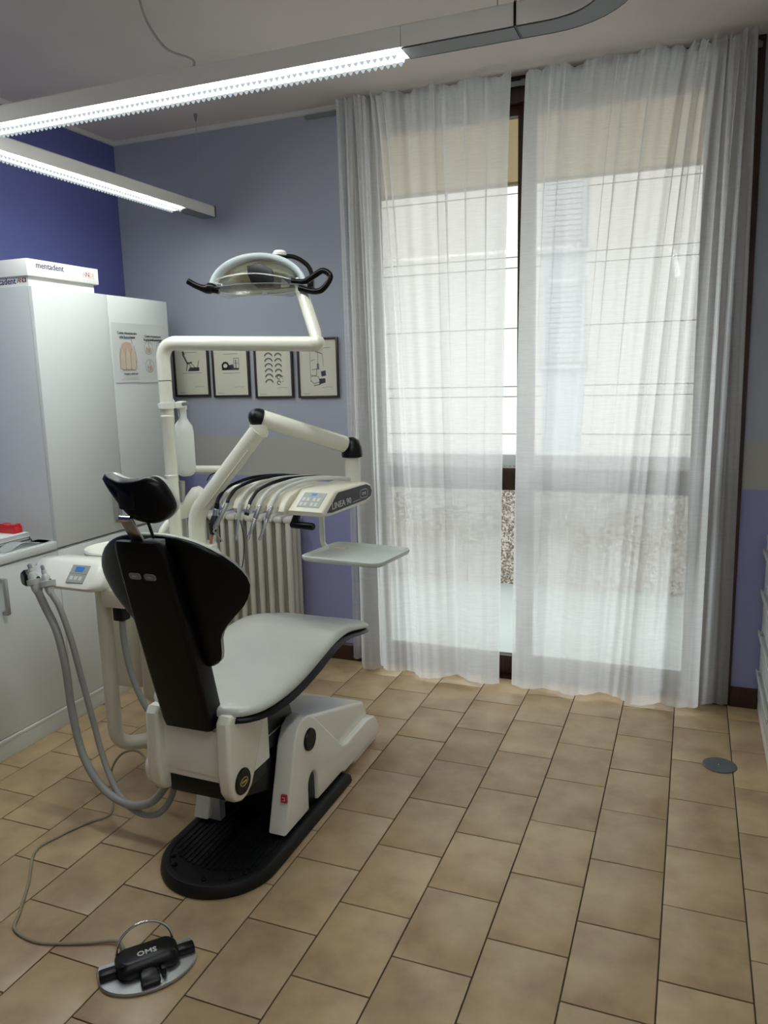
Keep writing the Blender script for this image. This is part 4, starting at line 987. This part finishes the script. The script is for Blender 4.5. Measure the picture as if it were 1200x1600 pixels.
for A, B in zip(G, G[1:]):
    for i in range(n): bm.faces.new((A[i], A[i + 1], B[i + 1], B[i]))
bmesh.ops.solidify(bm, geom=bm.faces[:], thickness=0.002)
lobj('lower_shield', bm, pane_mat('frosted_shield', (0.86, 0.88, 0.86), 0.9, 0.25), ol, smooth=60)
bm = BM(); G = []
for j in range(8):
    z = 0.108 * j / 7; w = 0.172 * math.sqrt(max(0, 1 - (z / 0.112) ** 2))
    G.append([bm.verts.new((w * (2 * i / n - 1), -0.018 - 0.045 * (1 - (2 * i / n - 1) ** 2) * (1 - (z / 0.112) ** 2), z)) for i in range(n + 1)])
for A, B in zip(G, G[1:]):
    for i in range(n): bm.faces.new((A[i], A[i + 1], B[i + 1], B[i]))
lobj('front_shield', bm, M_SHIELD, ol, smooth=60)
lobj('shield_seam', tube([(0.178 * (2 * i / n - 1), -0.021 - 0.045 * (1 - (2 * i / n - 1) ** 2), 0.0) for i in range(n + 1)], 0.0016, 6), M_GREYP, ol)
lobj('bulb_shield', prism([(-0.045, 0.088), (0.005, 0.098), (0.055, 0.068), (0.06, 0.0), (-0.005, 0.0), (-0.03, 0.02), (-0.042, 0.05)], 'y', 0.0, 0.028, bevel=0.006), M_BLACK, ol)
lobj('handle', tube(smooth_path([(-0.150, -0.015, -0.012), (-0.180, -0.015, 0.0), (-0.205, -0.018, -0.002), (-0.240, -0.022, 0.010), (-0.272, -0.026, 0.028)], 6), [0.012 + 0.010 * math.exp(-((k - 8) / 5.0) ** 2) for k in range(25)], 12), M_BLACKS, ol)
lobj('handle', tube(smooth_path([(0.135, -0.015, 0.016), (0.185, -0.018, 0.012), (0.225, -0.03, 0.030), (0.262, -0.04, 0.045), (0.290, -0.045, 0.020), (0.262, -0.04, -0.022), (0.225, -0.03, -0.030), (0.165, -0.018, -0.012)], 6), 0.0115, 12), M_BLACKS, ol)
lobj('rear_loop', tube(smooth_path([(0.03, 0.07, 0.115), (0.07, 0.08, 0.138), (0.125, 0.085, 0.138), (0.175, 0.09, 0.108), (0.195, 0.092, 0.07), (0.196, 0.092, 0.03)], 7), 0.009, 10), M_BLACKS, ol)
lobj('knob', lathe([(0.028, 0), (0.030, 0.008), (0.024, 0.018), (0.01, 0.022), (0, 0.0225)], (0.07, 0.08, 0.142), 20), M_WPLAS, ol)
lobj('yoke', prism([(0.07, 0.02), (0.14, 0.02), (0.125, 0.075), (0.10, 0.11), (0.075, 0.10)], 'y', 0.085, 0.105, bevel=0.006), M_WPLAS, ol)
lobj('yoke_block', box(0.135, 0.205, 0.075, 0.12, 0.015, 0.055, 0.006), M_BLACK, ol)

# water bottle clamped to the post
bt_ = thing('water_bottle', 'white plastic water bottle clamped beside the lamp post', 'bottle', (-2.03, 2.79, 1.315))
obj('body', lathe([(0.0, 0.0), (0.02, 0.0), (0.034, 0.008), (0.042, 0.03), (0.042, 0.19), (0.038, 0.215), (0.025, 0.235), (0.018, 0.25), (0.018, 0.285)], (-2.03, 2.79, 1.312), 28), M_BOTTLE, bt_, smooth=50)
obj('cap', lathe([(0.021, 0.0), (0.022, 0.03), (0.018, 0.036), (0, 0.037)], (-2.03, 2.79, 1.597), 20), M_WPLAS, bt_)
obj('clamp', box(-2.07, -2.01, 2.725, 2.80, 1.605, 1.63, 0.004), M_WPLAS, bt_)
obj('clamp_ring', lathe([(0.0295, 0.0), (0.035, 0.0), (0.035, 0.024), (0.0295, 0.024)], (PXY[0], PXY[1], 1.606), 24), M_WPLAS, bt_)
obj('clamp_screw', tube([(-2.02, 2.77, 1.62), (-1.985, 2.77, 1.625)], 0.008, 10), M_GREYP, bt_)
obj('lever', tube([(-2.05, 2.765, 1.63), (-2.065, 2.765, 1.66)], 0.004, 8), M_WPLAS, bt_)
obj('air_tube', tube(smooth_path([(-2.03, 2.765, 1.60), (-2.02, 2.755, 1.57), (-2.035, 2.742, 1.545), (-2.05, 2.732, 1.55)], 6), 0.002, 6), M_GREYP, bt_)

# ------------------------------------------------------------------ instrument console on its two-part arm
CR = math.radians(-8.0)
ic = thing('instrument_console', 'cream instrument console with charcoal side plate on a jointed arm', 'dental console', (-1.305, 2.636, 1.185), CR)
CM = Matrix.Translation((-1.305, 2.636, 1.185)) @ Matrix.Rotation(CR, 4, 'Z')
CI = CM.inverted()
def cobj(name, bm, m, parent=ic, **k): return obj(name, bm, m, parent, local=True, **k)
def cworld(name, bm, m, parent=ic, **k):
    bmesh.ops.transform(bm, matrix=CI, verts=bm.verts); return obj(name, bm, m, parent, local=True, **k)
pc = [(0.0, 0.004), (-0.004, 0.022), (0.085, 0.088), (0.10, 0.094), (0.33, 0.098), (0.365, 0.085), (0.382, 0.055), (0.37, 0.025), (0.33, 0.010), (0.06, 0.0)]
cobj('control_block', prism(pc, 'x', -0.168, 0.0, bevel=0.010, segs=3), M_CREAM2)
pb = [(0.02, 0.004), (0.012, 0.028), (0.05, 0.066), (0.11, 0.086), (0.33, 0.090), (0.365, 0.078), (0.38, 0.05), (0.37, 0.022), (0.33, 0.008), (0.06, 0.0)]
cobj('instrument_bay', prism(pb, 'x', -0.515, -0.1685, bevel=0.012, segs=3), M_CREAM2)
cobj('bay_end', prism([(a - 0.004, b + 0.004) for a, b in pb], 'x', -0.527, -0.512, bevel=0.006, segs=3), M_WPLAS)
sd = [(0.028, 0.016), (0.103, 0.080), (0.115, 0.085), (0.325, 0.089), (0.355, 0.078), (0.368, 0.055), (0.358, 0.036), (0.32, 0.026), (0.06, 0.013)]
sdp = cobj('side_plate', prism(sd, 'x', 0.0, 0.0025), M_CHARC)
lettering('LINEA 90', 0.036, face_mtx((0.0027, 0.060, 0.024), '+x') @ Matrix.Rotation(math.radians(2), 4, 'Z'), M_LETTER, sdp, local=True)
bm = BM(); mt = face_mtx((0.0030, 0, 0), '+x'); add_stroke(bm, [(0.215, 0.030), (0.275, 0.034)], 0.002, mt)
rr_ = rrect(0.062, 0.034, 0.015, 5, 0.303, 0.054); add_stroke(bm, rr_ + [rr_[0]], 0.0022, mt)
obj('emblem', bm, M_LETTER, sdp, local=True, smooth=0)
lettering('OMS', 0.017, face_mtx((0.0030, 0.303, 0.048), '+x'), M_LETTER, sdp, name='emblem', local=True, align='CENTER')
# control panel lies on the sloping front face
sl = Vector((0, 0.089, 0.066)).normalized(); nn = Vector((0, -sl.z, sl.y))
PM = Matrix(((1, 0, 0, -0.134), (0, sl.y, nn.y, 0.009), (0, sl.z, nn.z, 0.0295), (0, 0, 0, 1))) @ Matrix.Translation((0, 0, 0.0012))
def panel_box(x0, x1, y0, y1, h_, m, name, parent, z0=0.0):
    bm = box(x0, x1, y0, y1, z0, z0 + h_, 0.0006, 1); bmesh.ops.transform(bm, matrix=PM, verts=bm.verts); return obj(name, bm, m, parent, local=True)
pn = panel_box(0, 0.105, 0.008, 0.088, 0.0022, M_PANEL, 'keypad', ic)
panel_box(0.038, 0.062, 0.070, 0.084, 0.0008, M_BLUE, 'display', pn, 0.0022)
for r_ in (0.016, 0.042):
    for c_ in (0.014, 0.034, 0.064, 0.084):
        panel_box(c_ - 0.007, c_ + 0.007, r_ - 0.001, r_ + 0.017, 0.0012, M_LETTER, 'key', pn, 0.0022)
# cradles between the instruments
pcr = [(-0.012, 0.002), (-0.022, 0.018), (-0.006, 0.048), (0.03, 0.074), (0.09, 0.095), (0.20, 0.098), (0.20, 0.08), (0.06, 0.02)]
for i in range(6):
    x = -0.505 + i * 0.0575
    cobj('cradle', prism([(a, b) for a, b in pcr], 'x', x + 0.016, x + 0.047, bevel=0.006, segs=3), M_CREAM2 if i % 2 else M_WPLAS)
cobj('handle_bracket', prism([(-0.150, 0.004), (-0.125, 0.004), (-0.137, -0.045), (-0.165, -0.05), (-0.168, -0.032)], 'y', 0.012, 0.034, bevel=0.004), M_BLACK)
cobj('handle', tube([(-0.168, 0.022, -0.040), (-0.16, 0.022, -0.040), (-0.062, 0.016, -0.040), (-0.057, 0.016, -0.040)], [0.012, 0.0145, 0.0145, 0.012], 16), M_BLACKS)
# tray below
cworld('tray_stem', tube(round_path([(-1.415, 2.845, 1.20), (-1.415, 2.845, 1.022), (-1.30, 2.83, 1.018)], 0.03), 0.011, 14), M_CREAM)
TM = Matrix.Translation((-1.222, 2.752, 1.012)) @ Matrix.Rotation(math.radians(-6), 4, 'Z')
rings = []
for w, l, r, z in ((0.30, 0.24, 0.03, -0.004), (0.345, 0.285, 0.035, 0.002), (0.358, 0.298, 0.04, 0.012), (0.356, 0.296, 0.04, 0.020), (0.346, 0.286, 0.035, 0.022), (0.330, 0.270, 0.03, 0.012), (0.326, 0.266, 0.03, 0.009)):
    rings.append([TM @ Vector((a, b, z)) for a, b in rrect(w, l, r, 5)])
cworld('tray', loft(rings), M_TRAY, smooth=50)
# arm
cworld('lower_arm', tube(round_path([(-1.935, 2.705, 1.036), (-1.935, 2.705, 1.165), (-1.625, 2.705, 1.50)], 0.09, 10) + [Vector((-1.608, 2.705, 1.518))], 0.036, 22), M_CREAM)
cworld('arm_seam', tube([(-1.86, 2.672, 1.205), (-1.645, 2.672, 1.437)], 0.003, 8), M_CREAM2)
cworld('arm_knuckle', lathe([(0.034, -0.038), (0.037, -0.028), (0.037, 0.010), (0.032, 0.012)], (-1.612, 2.71, 1.528), 24), M_CREAM)
cworld('elbow_cap', tube([(-1.6365, 2.681, 1.579), (-1.632, 2.686, 1.577), (-1.624, 2.693, 1.573), (-1.612, 2.705, 1.567), (-1.602, 2.715, 1.562)], [0.010, 0.023, 0.033, 0.038, 0.038], 22), M_BLACK)
cworld('upper_arm', tube([(-1.612, 2.705, 1.567), (-1.606, 2.712, 1.566), (-1.350, 2.955, 1.440), (-1.345, 2.96, 1.4375)], [0.030, 0.035, 0.035, 0.030], 22), M_CREAM)
cworld('elbow_cap', lathe([(0.043, -0.040), (0.045, -0.030), (0.042, 0.0), (0.030, 0.030), (0.012, 0.042), (0, 0.044)], (-1.327, 2.978, 1.425), 24), M_BLACK)
cworld('drop_tube', tube([(-1.327, 2.978, 1.40), (-1.327, 2.978, 1.268)], 0.033, 22), M_CREAM)

cworld('black_cable', tube(smooth_path([(-1.90, 2.75, 1.30), (-1.885, 2.76, 1.325), (-1.86, 2.78, 1.33), (-1.855, 2.78, 1.30), (-1.868, 2.78, 1.22), (-1.872, 2.78, 1.08), (-1.872, 2.78, 1.03)], 6), 0.0025, 8), M_BLACK)
cworld('black_cable', tube(smooth_path([(-1.80, 2.76, 1.20), (-1.775, 2.78, 1.15), (-1.755, 2.78, 1.06), (-1.765, 2.78, 0.95), (-1.80, 2.78, 0.86)], 6), 0.0022, 8), M_BLACK)
# handpieces hanging in the console, each with its own hose
def hang(name, label, cat, x, segs_, hose_m, length, lean=(-0.10, -0.40, -0.9), hose_r=0.0072, start=None, tip=None):
    W = lambda p: CM @ Vector(p)
    p0 = Vector((x, -0.030, 0.038)); d = Vector(lean).normalized()
    rt = thing(name, label, cat, W((x, -0.03, 0.038)), 0, 'instruments hanging in the console')
    sx_ = x + 0.16 if start is None else start
    hp_ = [(sx_, 0.315, 0.108), (sx_ - 0.035, 0.24, 0.122), (x + 0.055, 0.13, 0.122), (x + 0.012, 0.03, 0.096), (x, -0.012, 0.062), (x + 0.0, -0.028, 0.044), tuple(p0)]
    obj('hose', tube([W(p) for p in smooth_path(hp_, 6)], hose_r, 10), hose_m, rt)
    z = 0.0
    for nm, L_, r0, r1, m in segs_:
        a, b = p0 + d * z, p0 + d * (z + L_)
        obj(nm, tube([W(a), W(a + (b - a) * 0.08), W(a + (b - a) * 0.92), W(b)], [r0 * 0.8, r0, r1, r1 * 0.85], 16), m, rt); z += L_ * 0.97
    if tip: 
        e = p0 + d * z
        obj('tip', tube([W(e - d * 0.004), W(e + d * tip[0]), W(e + d * tip[0] + Vector(tip[1]))], [0.0045, 0.004, 0.0028], 10), M_STEEL, rt)
hx = [-0.505 + 0.0575 * i for i in range(6)]
hang('curing_lamp', 'black curing lamp, leftmost instrument in the console', 'dental instrument', hx[0] + 0.004, [('collar', 0.028, 0.009, 0.010, M_BLACK), ('sleeve', 0.03, 0.012, 0.012, M_SATIN), ('grip', 0.045, 0.014, 0.022, M_BLACK), ('head', 0.035, 0.020, 0.010, M_BLACK), ('light_guide', 0.04, 0.007, 0.006, mat('amber_guide', (170, 110, 80), 0.3))], M_BLACK, 0.1, lean=(-0.12, -0.18, -0.95))
hang('air_water_syringe', 'silver syringe with a bent tip beside the black curing lamp', 'dental instrument', hx[1], [('grip', 0.105, 0.0085, 0.010, M_SATIN), ('nozzle_block', 0.016, 0.011, 0.008, M_SATIN)], M_BLACK, 0.1, lean=(-0.25, -0.45, -0.85), tip=(0.01, (0.03, 0.02, -0.045)))
hang('dental_handpiece', 'straight silver handpiece hanging lowest, third from the left', 'dental instrument', hx[2] + 0.01, [('grip', 0.06, 0.009, 0.0105, M_LGREY), ('shank', 0.075, 0.008, 0.005, M_SATIN), ('head', 0.02, 0.0065, 0.0055, M_SATIN)], M_HOSEL, 0.1, lean=(-0.03, -0.25, -0.95))
hang('hose_coupling', 'short metal hose coupling without handpiece, fourth from the left', 'dental instrument', hx[3], [('coupling', 0.035, 0.0095, 0.009, M_SATIN), ('end_ring', 0.01, 0.0105, 0.0105, M_BLACK)], M_BLACK, 0.05)
hang('dental_handpiece', 'silver handpiece second from the console keypad', 'dental instrument', hx[4] - 0.005, [('grip', 0.055, 0.009, 0.0105, M_SATIN), ('shank', 0.075, 0.009, 0.005, M_SATIN), ('head', 0.016, 0.0065, 0.0065, M_SATIN)], M_HOSEL, 0.1, lean=(-0.12, -0.45, -0.88), hose_r=0.0075)
hang('dental_handpiece', 'silver handpiece nearest the console keypad', 'dental instrument', hx[5] - 0.005, [('grip', 0.05, 0.009, 0.0100, M_SATIN), ('shank', 0.08, 0.0085, 0.005, M_SATIN), ('head', 0.016, 0.0065, 0.0065, M_SATIN)], M_HOSEL, 0.1, lean=(-0.12, -0.45, -0.88), hose_r=0.0075)

# ------------------------------------------------------------------ assistant arm
aa = thing('assistant_arm', 'white assistant control arm with blue display left of the chair back', 'dental unit arm', (-2.19, 2.37, 0))
abox = []
for x, y0, y1, z0, z1 in ((-2.505, 2.335, 2.42, 0.925, 0.985), (-2.48, 2.30, 2.45, 0.915, 1.012), (-2.40, 2.285, 2.46, 0.912, 1.02), (-2.16, 2.275, 2.46, 0.912, 1.022), (-2.115, 2.285, 2.455, 0.918, 1.018), (-2.10, 2.31, 2.44, 0.93, 1.0)):
    sec_ = [(y0, z0 + 0.02), (y0 + 0.01, z0 + 0.006), (y0 + 0.03, z0), (y1 - 0.02, z0), (y1, z0 + 0.02), (y1, z1 - 0.02), (y1 - 0.015, z1 - 0.003), (y1 - 0.05, z1), (y0 + 0.085, z1), (y0 + 0.07, z1 - 0.008), (y0 + 0.008, z0 + 0.034)]
    abox.append([Vector((x, y, z)) for y, z in sec_])
ab = obj('control_head', loft(abox), M_WPLAS, aa, smooth=50)
# display panel on the sloping face
s0, s1 = Vector((0, 2.285, 0.9475)), Vector((0, 2.346, 1.0135)); sl = (s1 - s0).normalized(); nn = Vector((0, -sl.z, sl.y))
AM = Matrix(((1, 0, 0, -2.27), (0, sl.y, nn.y, s0.y), (0, sl.z, nn.z, s0.z), (0, 0, 0, 1)))
def apanel(x0, x1, y0, y1, z0, z1, m, name, parent):
    bm = box(x0, x1, y0, y1, z0, z1, 0.0006, 1); bmesh.ops.transform(bm, matrix=AM, verts=bm.verts); return obj(name, bm, m, parent)
dp = apanel(0, 0.085, 0.004, 0.082, -0.001, 0.003, M_PANEL, 'display_panel', aa)
apanel(0.022, 0.064, 0.052, 0.074, 0.003, 0.0042, M_BLUE, 'display', dp)
apanel(0.0, 0.085, 0.0425, 0.0445, 0.003, 0.0038, M_GREYP, 'divider', dp)
for k in range(3): apanel(0.012 + k * 0.022, 0.028 + k * 0.022, 0.014, 0.032, 0.003, 0.0042, M_LETTER, 'key', dp)
obj('end_cap', lathe([(0.012, 0), (0.034, 0.004), (0.034, 0.02), (0.026, 0.03), (0, 0.031)], (-2.488, 2.322, 0.945), 20, rot_to((-0.45, -0.9, 0))), M_BLACK, aa)
obj('upright_tube', tube(round_path([(-2.165, 2.37, 0.925), (-2.165, 2.37, 0.235), (-1.99, 2.55, 0.235), (-1.90, 2.62, 0.25)], 0.09, 10), 0.030, 20), M_CREAM2, aa)
obj('junction_box', box(-2.145, -2.03, 2.33, 2.45, 0.845, 0.925, 0.012), M_CREAM2, aa)
obj('hose_socket', box(-2.10, -2.05, 2.34, 2.39, 0.79, 0.85, 0.008), M_BLACK, aa)
obj('supply_hose', tube(smooth_path([(-2.075, 2.365, 0.80), (-2.07, 2.36, 0.70), (-2.045, 2.355, 0.58), (-1.985, 2.345, 0.46), (-1.91, 2.34, 0.38), (-1.84, 2.33, 0.33), (-1.76, 2.28, 0.31)], 8), 0.013, 12), M_HOSE, aa)
for k, (x, y) in enumerate(((-2.395, 2.285), (-2.325, 2.28))):
    obj('holder_ring', lathe([(0.024, -0.012), (0.030, -0.010), (0.030, 0.012), (0.024, 0.014)], (x, y - 0.028, 0.948), 20, rot_to((-0.25, 0.15, 1))), M_LGREY, aa)

def suction(label, px, body_r, path):
    a = Vector(px); rt = thing('suction_hose', label, 'suction hose', tuple(a), 0, 'suction hoses in the assistant arm')
    obj('hose', tube(smooth_path(path, 8), body_r * 0.72, 12), M_HOSE, rt)
    ax = Vector((-0.45, 0.18, 0.85)).normalized(); q = rot_to(ax)
    obj('grip', lathe([(body_r * 0.75, -0.05), (body_r, -0.035), (body_r, 0.02), (body_r * 0.85, 0.03), (body_r * 0.6, 0.034), (body_r * 0.6, 0.05)], a, 18, q), M_LGREY, rt)
    obj('nozzle', lathe([(body_r * 0.42, 0.05), (body_r * 0.42, 0.068), (body_r * 0.3, 0.072)], a, 14, q), M_GREYP, rt)
    obj('slider', lathe([(body_r * 0.4, 0), (body_r * 0.45, 0.006), (0, 0.008)], a + q @ Vector((body_r * 0.9, 0, 0)), 10, rot_to(q @ Vector((1, 0, 0)))), M_BLACK, rt)
suction('thicker grey suction hose, leftmost in the assistant arm', (-2.395, 2.255, 0.955), 0.021,
        [(-2.372, 2.245, 0.915), (-2.335, 2.24, 0.85), (-2.28, 2.23, 0.76), (-2.245, 2.22, 0.62), (-2.225, 2.21, 0.45), (-2.17, 2.19, 0.28), (-2.07, 2.17, 0.175), (-1.95, 2.16, 0.135), (-1.84, 2.16, 0.16), (-1.775, 2.17, 0.23), (-1.75, 2.17, 0.30)])
suction('thinner grey suction hose, beside the blue display', (-2.325, 2.25, 0.955), 0.0165,
        [(-2.30, 2.24, 0.915), (-2.265, 2.24, 0.86), (-2.225, 2.24, 0.74), (-2.19, 2.24, 0.58), (-2.155, 2.24, 0.42), (-2.10, 2.22, 0.27), (-2.02, 2.19, 0.16), (-1.92, 2.17, 0.105), (-1.81, 2.16, 0.12), (-1.745, 2.17, 0.20), (-1.735, 2.18, 0.29)])

# ------------------------------------------------------------------ foot control
FA = math.radians(47.5); fc = thing('foot_control', 'black dental foot pedal with chrome hoop on a metal plate', 'foot pedal', (-1.445, 1.628, 0), FA)
pl = [(-0.135, 0.055), (0.135, 0.055), (0.142, 0.03)] + [(0.142 * math.cos(a), -0.005 - 0.104 * math.sin(a)) for a in (math.radians(10 + 160 * k / 14) for k in range(15))] + [(-0.142, 0.03)]
rings = [[Vector((x * s, y * s, z)) for x, y in pl] for s, z in ((0.985, 0.0006), (1.0, 0.003), (1.0, 0.009), (0.98, 0.012))]
obj('plate', loft(rings), M_ALU, fc, local=True, smooth=40)
rings = [[Vector((x, y + 0.004, z)) for x, y in rrect(w, l, r, 6)] for w, l, r, z in ((0.165, 0.092, 0.02, 0.010), (0.180, 0.104, 0.03, 0.020), (0.180, 0.104, 0.03, 0.036), (0.172, 0.094, 0.028, 0.044), (0.150, 0.074, 0.02, 0.054), (0.146, 0.070, 0.02, 0.055))]
fb = obj('body', loft(rings), M_BLACK, fc, local=True, smooth=40)
lettering('OMS', 0.028, Matrix.Translation((0.0, -0.012, 0.0553)), M_LETTER, fb, local=True, align='CENTER', bold=0.0006)
obj('body_groove', box(-0.08, 0.08, -0.030, -0.027, 0.049, 0.0528), M_RUBBER, fb, local=True)
for s in (-1, 1):
    obj('side_pedal', box(min(s * 0.085, s * 0.138), max(s * 0.085, s * 0.138), -0.016, 0.016, 0.012, 0.034, 0.006), M_BLACK, fc, local=True)
obj('front_pedal', loft([[Vector((x, y, z)) for x, z in rrect(w, hgt, 0.006, 3, 0.0, zc)] for y, w, hgt, zc in ((-0.045, 0.03, 0.022, 0.026), (-0.06, 0.05, 0.022, 0.026), (-0.092, 0.056, 0.016, 0.021), (-0.098, 0.05, 0.010, 0.018))] and [[Vector((x, y, z)) for x, z in rrect(w, hgt, 0.0045, 3, -0.005, zc)] for y, w, hgt, zc in ((-0.045, 0.03, 0.022, 0.026), (-0.06, 0.05, 0.022, 0.026), (-0.092, 0.056, 0.016, 0.022), (-0.098, 0.05, 0.010, 0.019))]), M_BLACK, fc, local=True)
obj('stop_peg', box(0.028, 0.042, -0.075, -0.055, 0.012, 0.04, 0.003), M_BLACK, fc, local=True)
obj('hoop', tube([(-0.082 * math.cos(a), 0.040 + 0.012 * math.sin(a), 0.040 + 0.075 * math.sin(a)) for a in (PI * k / 28 for k in range(29))], 0.0042, 12), M_CHROME, fc, local=True)
FMI = (Matrix.Translation((-1.445, 1.628, 0)) @ Matrix.Rotation(FA, 4, 'Z')).inverted()
e0 = Matrix.Translation((-1.445, 1.628, 0)) @ Matrix.Rotation(FA, 4, 'Z') @ Vector((-0.055, 0.062, 0.026))
bm = tube(smooth_path([e0 + Vector((0.02, -0.02, 0.0)), e0, (-1.60, 1.672, 0.012), (-1.70, 1.635, 0.0052), (-1.835, 1.592, 0.0052), (-1.95, 1.61, 0.0052), (-2.00, 1.675, 0.0052), (-2.09, 1.80, 0.0052), (-2.215, 1.955, 0.0052), (-2.205, 2.06, 0.0052), (-2.165, 2.17, 0.0052), (-2.12, 2.245, 0.006), (-2.14, 2.30, 0.05), (-2.17, 2.33, 0.14), (-2.12, 2.345, 0.22), (-2.03, 2.345, 0.245), (-1.93, 2.30, 0.20), (-1.86, 2.24, 0.18), (-1.77, 2.20, 0.30)], 8), 0.005, 10)
bmesh.ops.transform(bm, matrix=FMI, verts=bm.verts); obj('cord', bm, M_CORD, fc, local=True, smooth=60)
bm = tube([e0 + Vector((0.012, -0.012, 0.0)), e0, e0 + Vector((-0.018, 0.014, -0.004)), e0 + Vector((-0.03, 0.022, -0.008))], [0.009, 0.009, 0.007, 0.0055], 12)
bmesh.ops.transform(bm, matrix=FMI, verts=bm.verts); obj('strain_relief', bm, M_GREYP, fc, local=True)
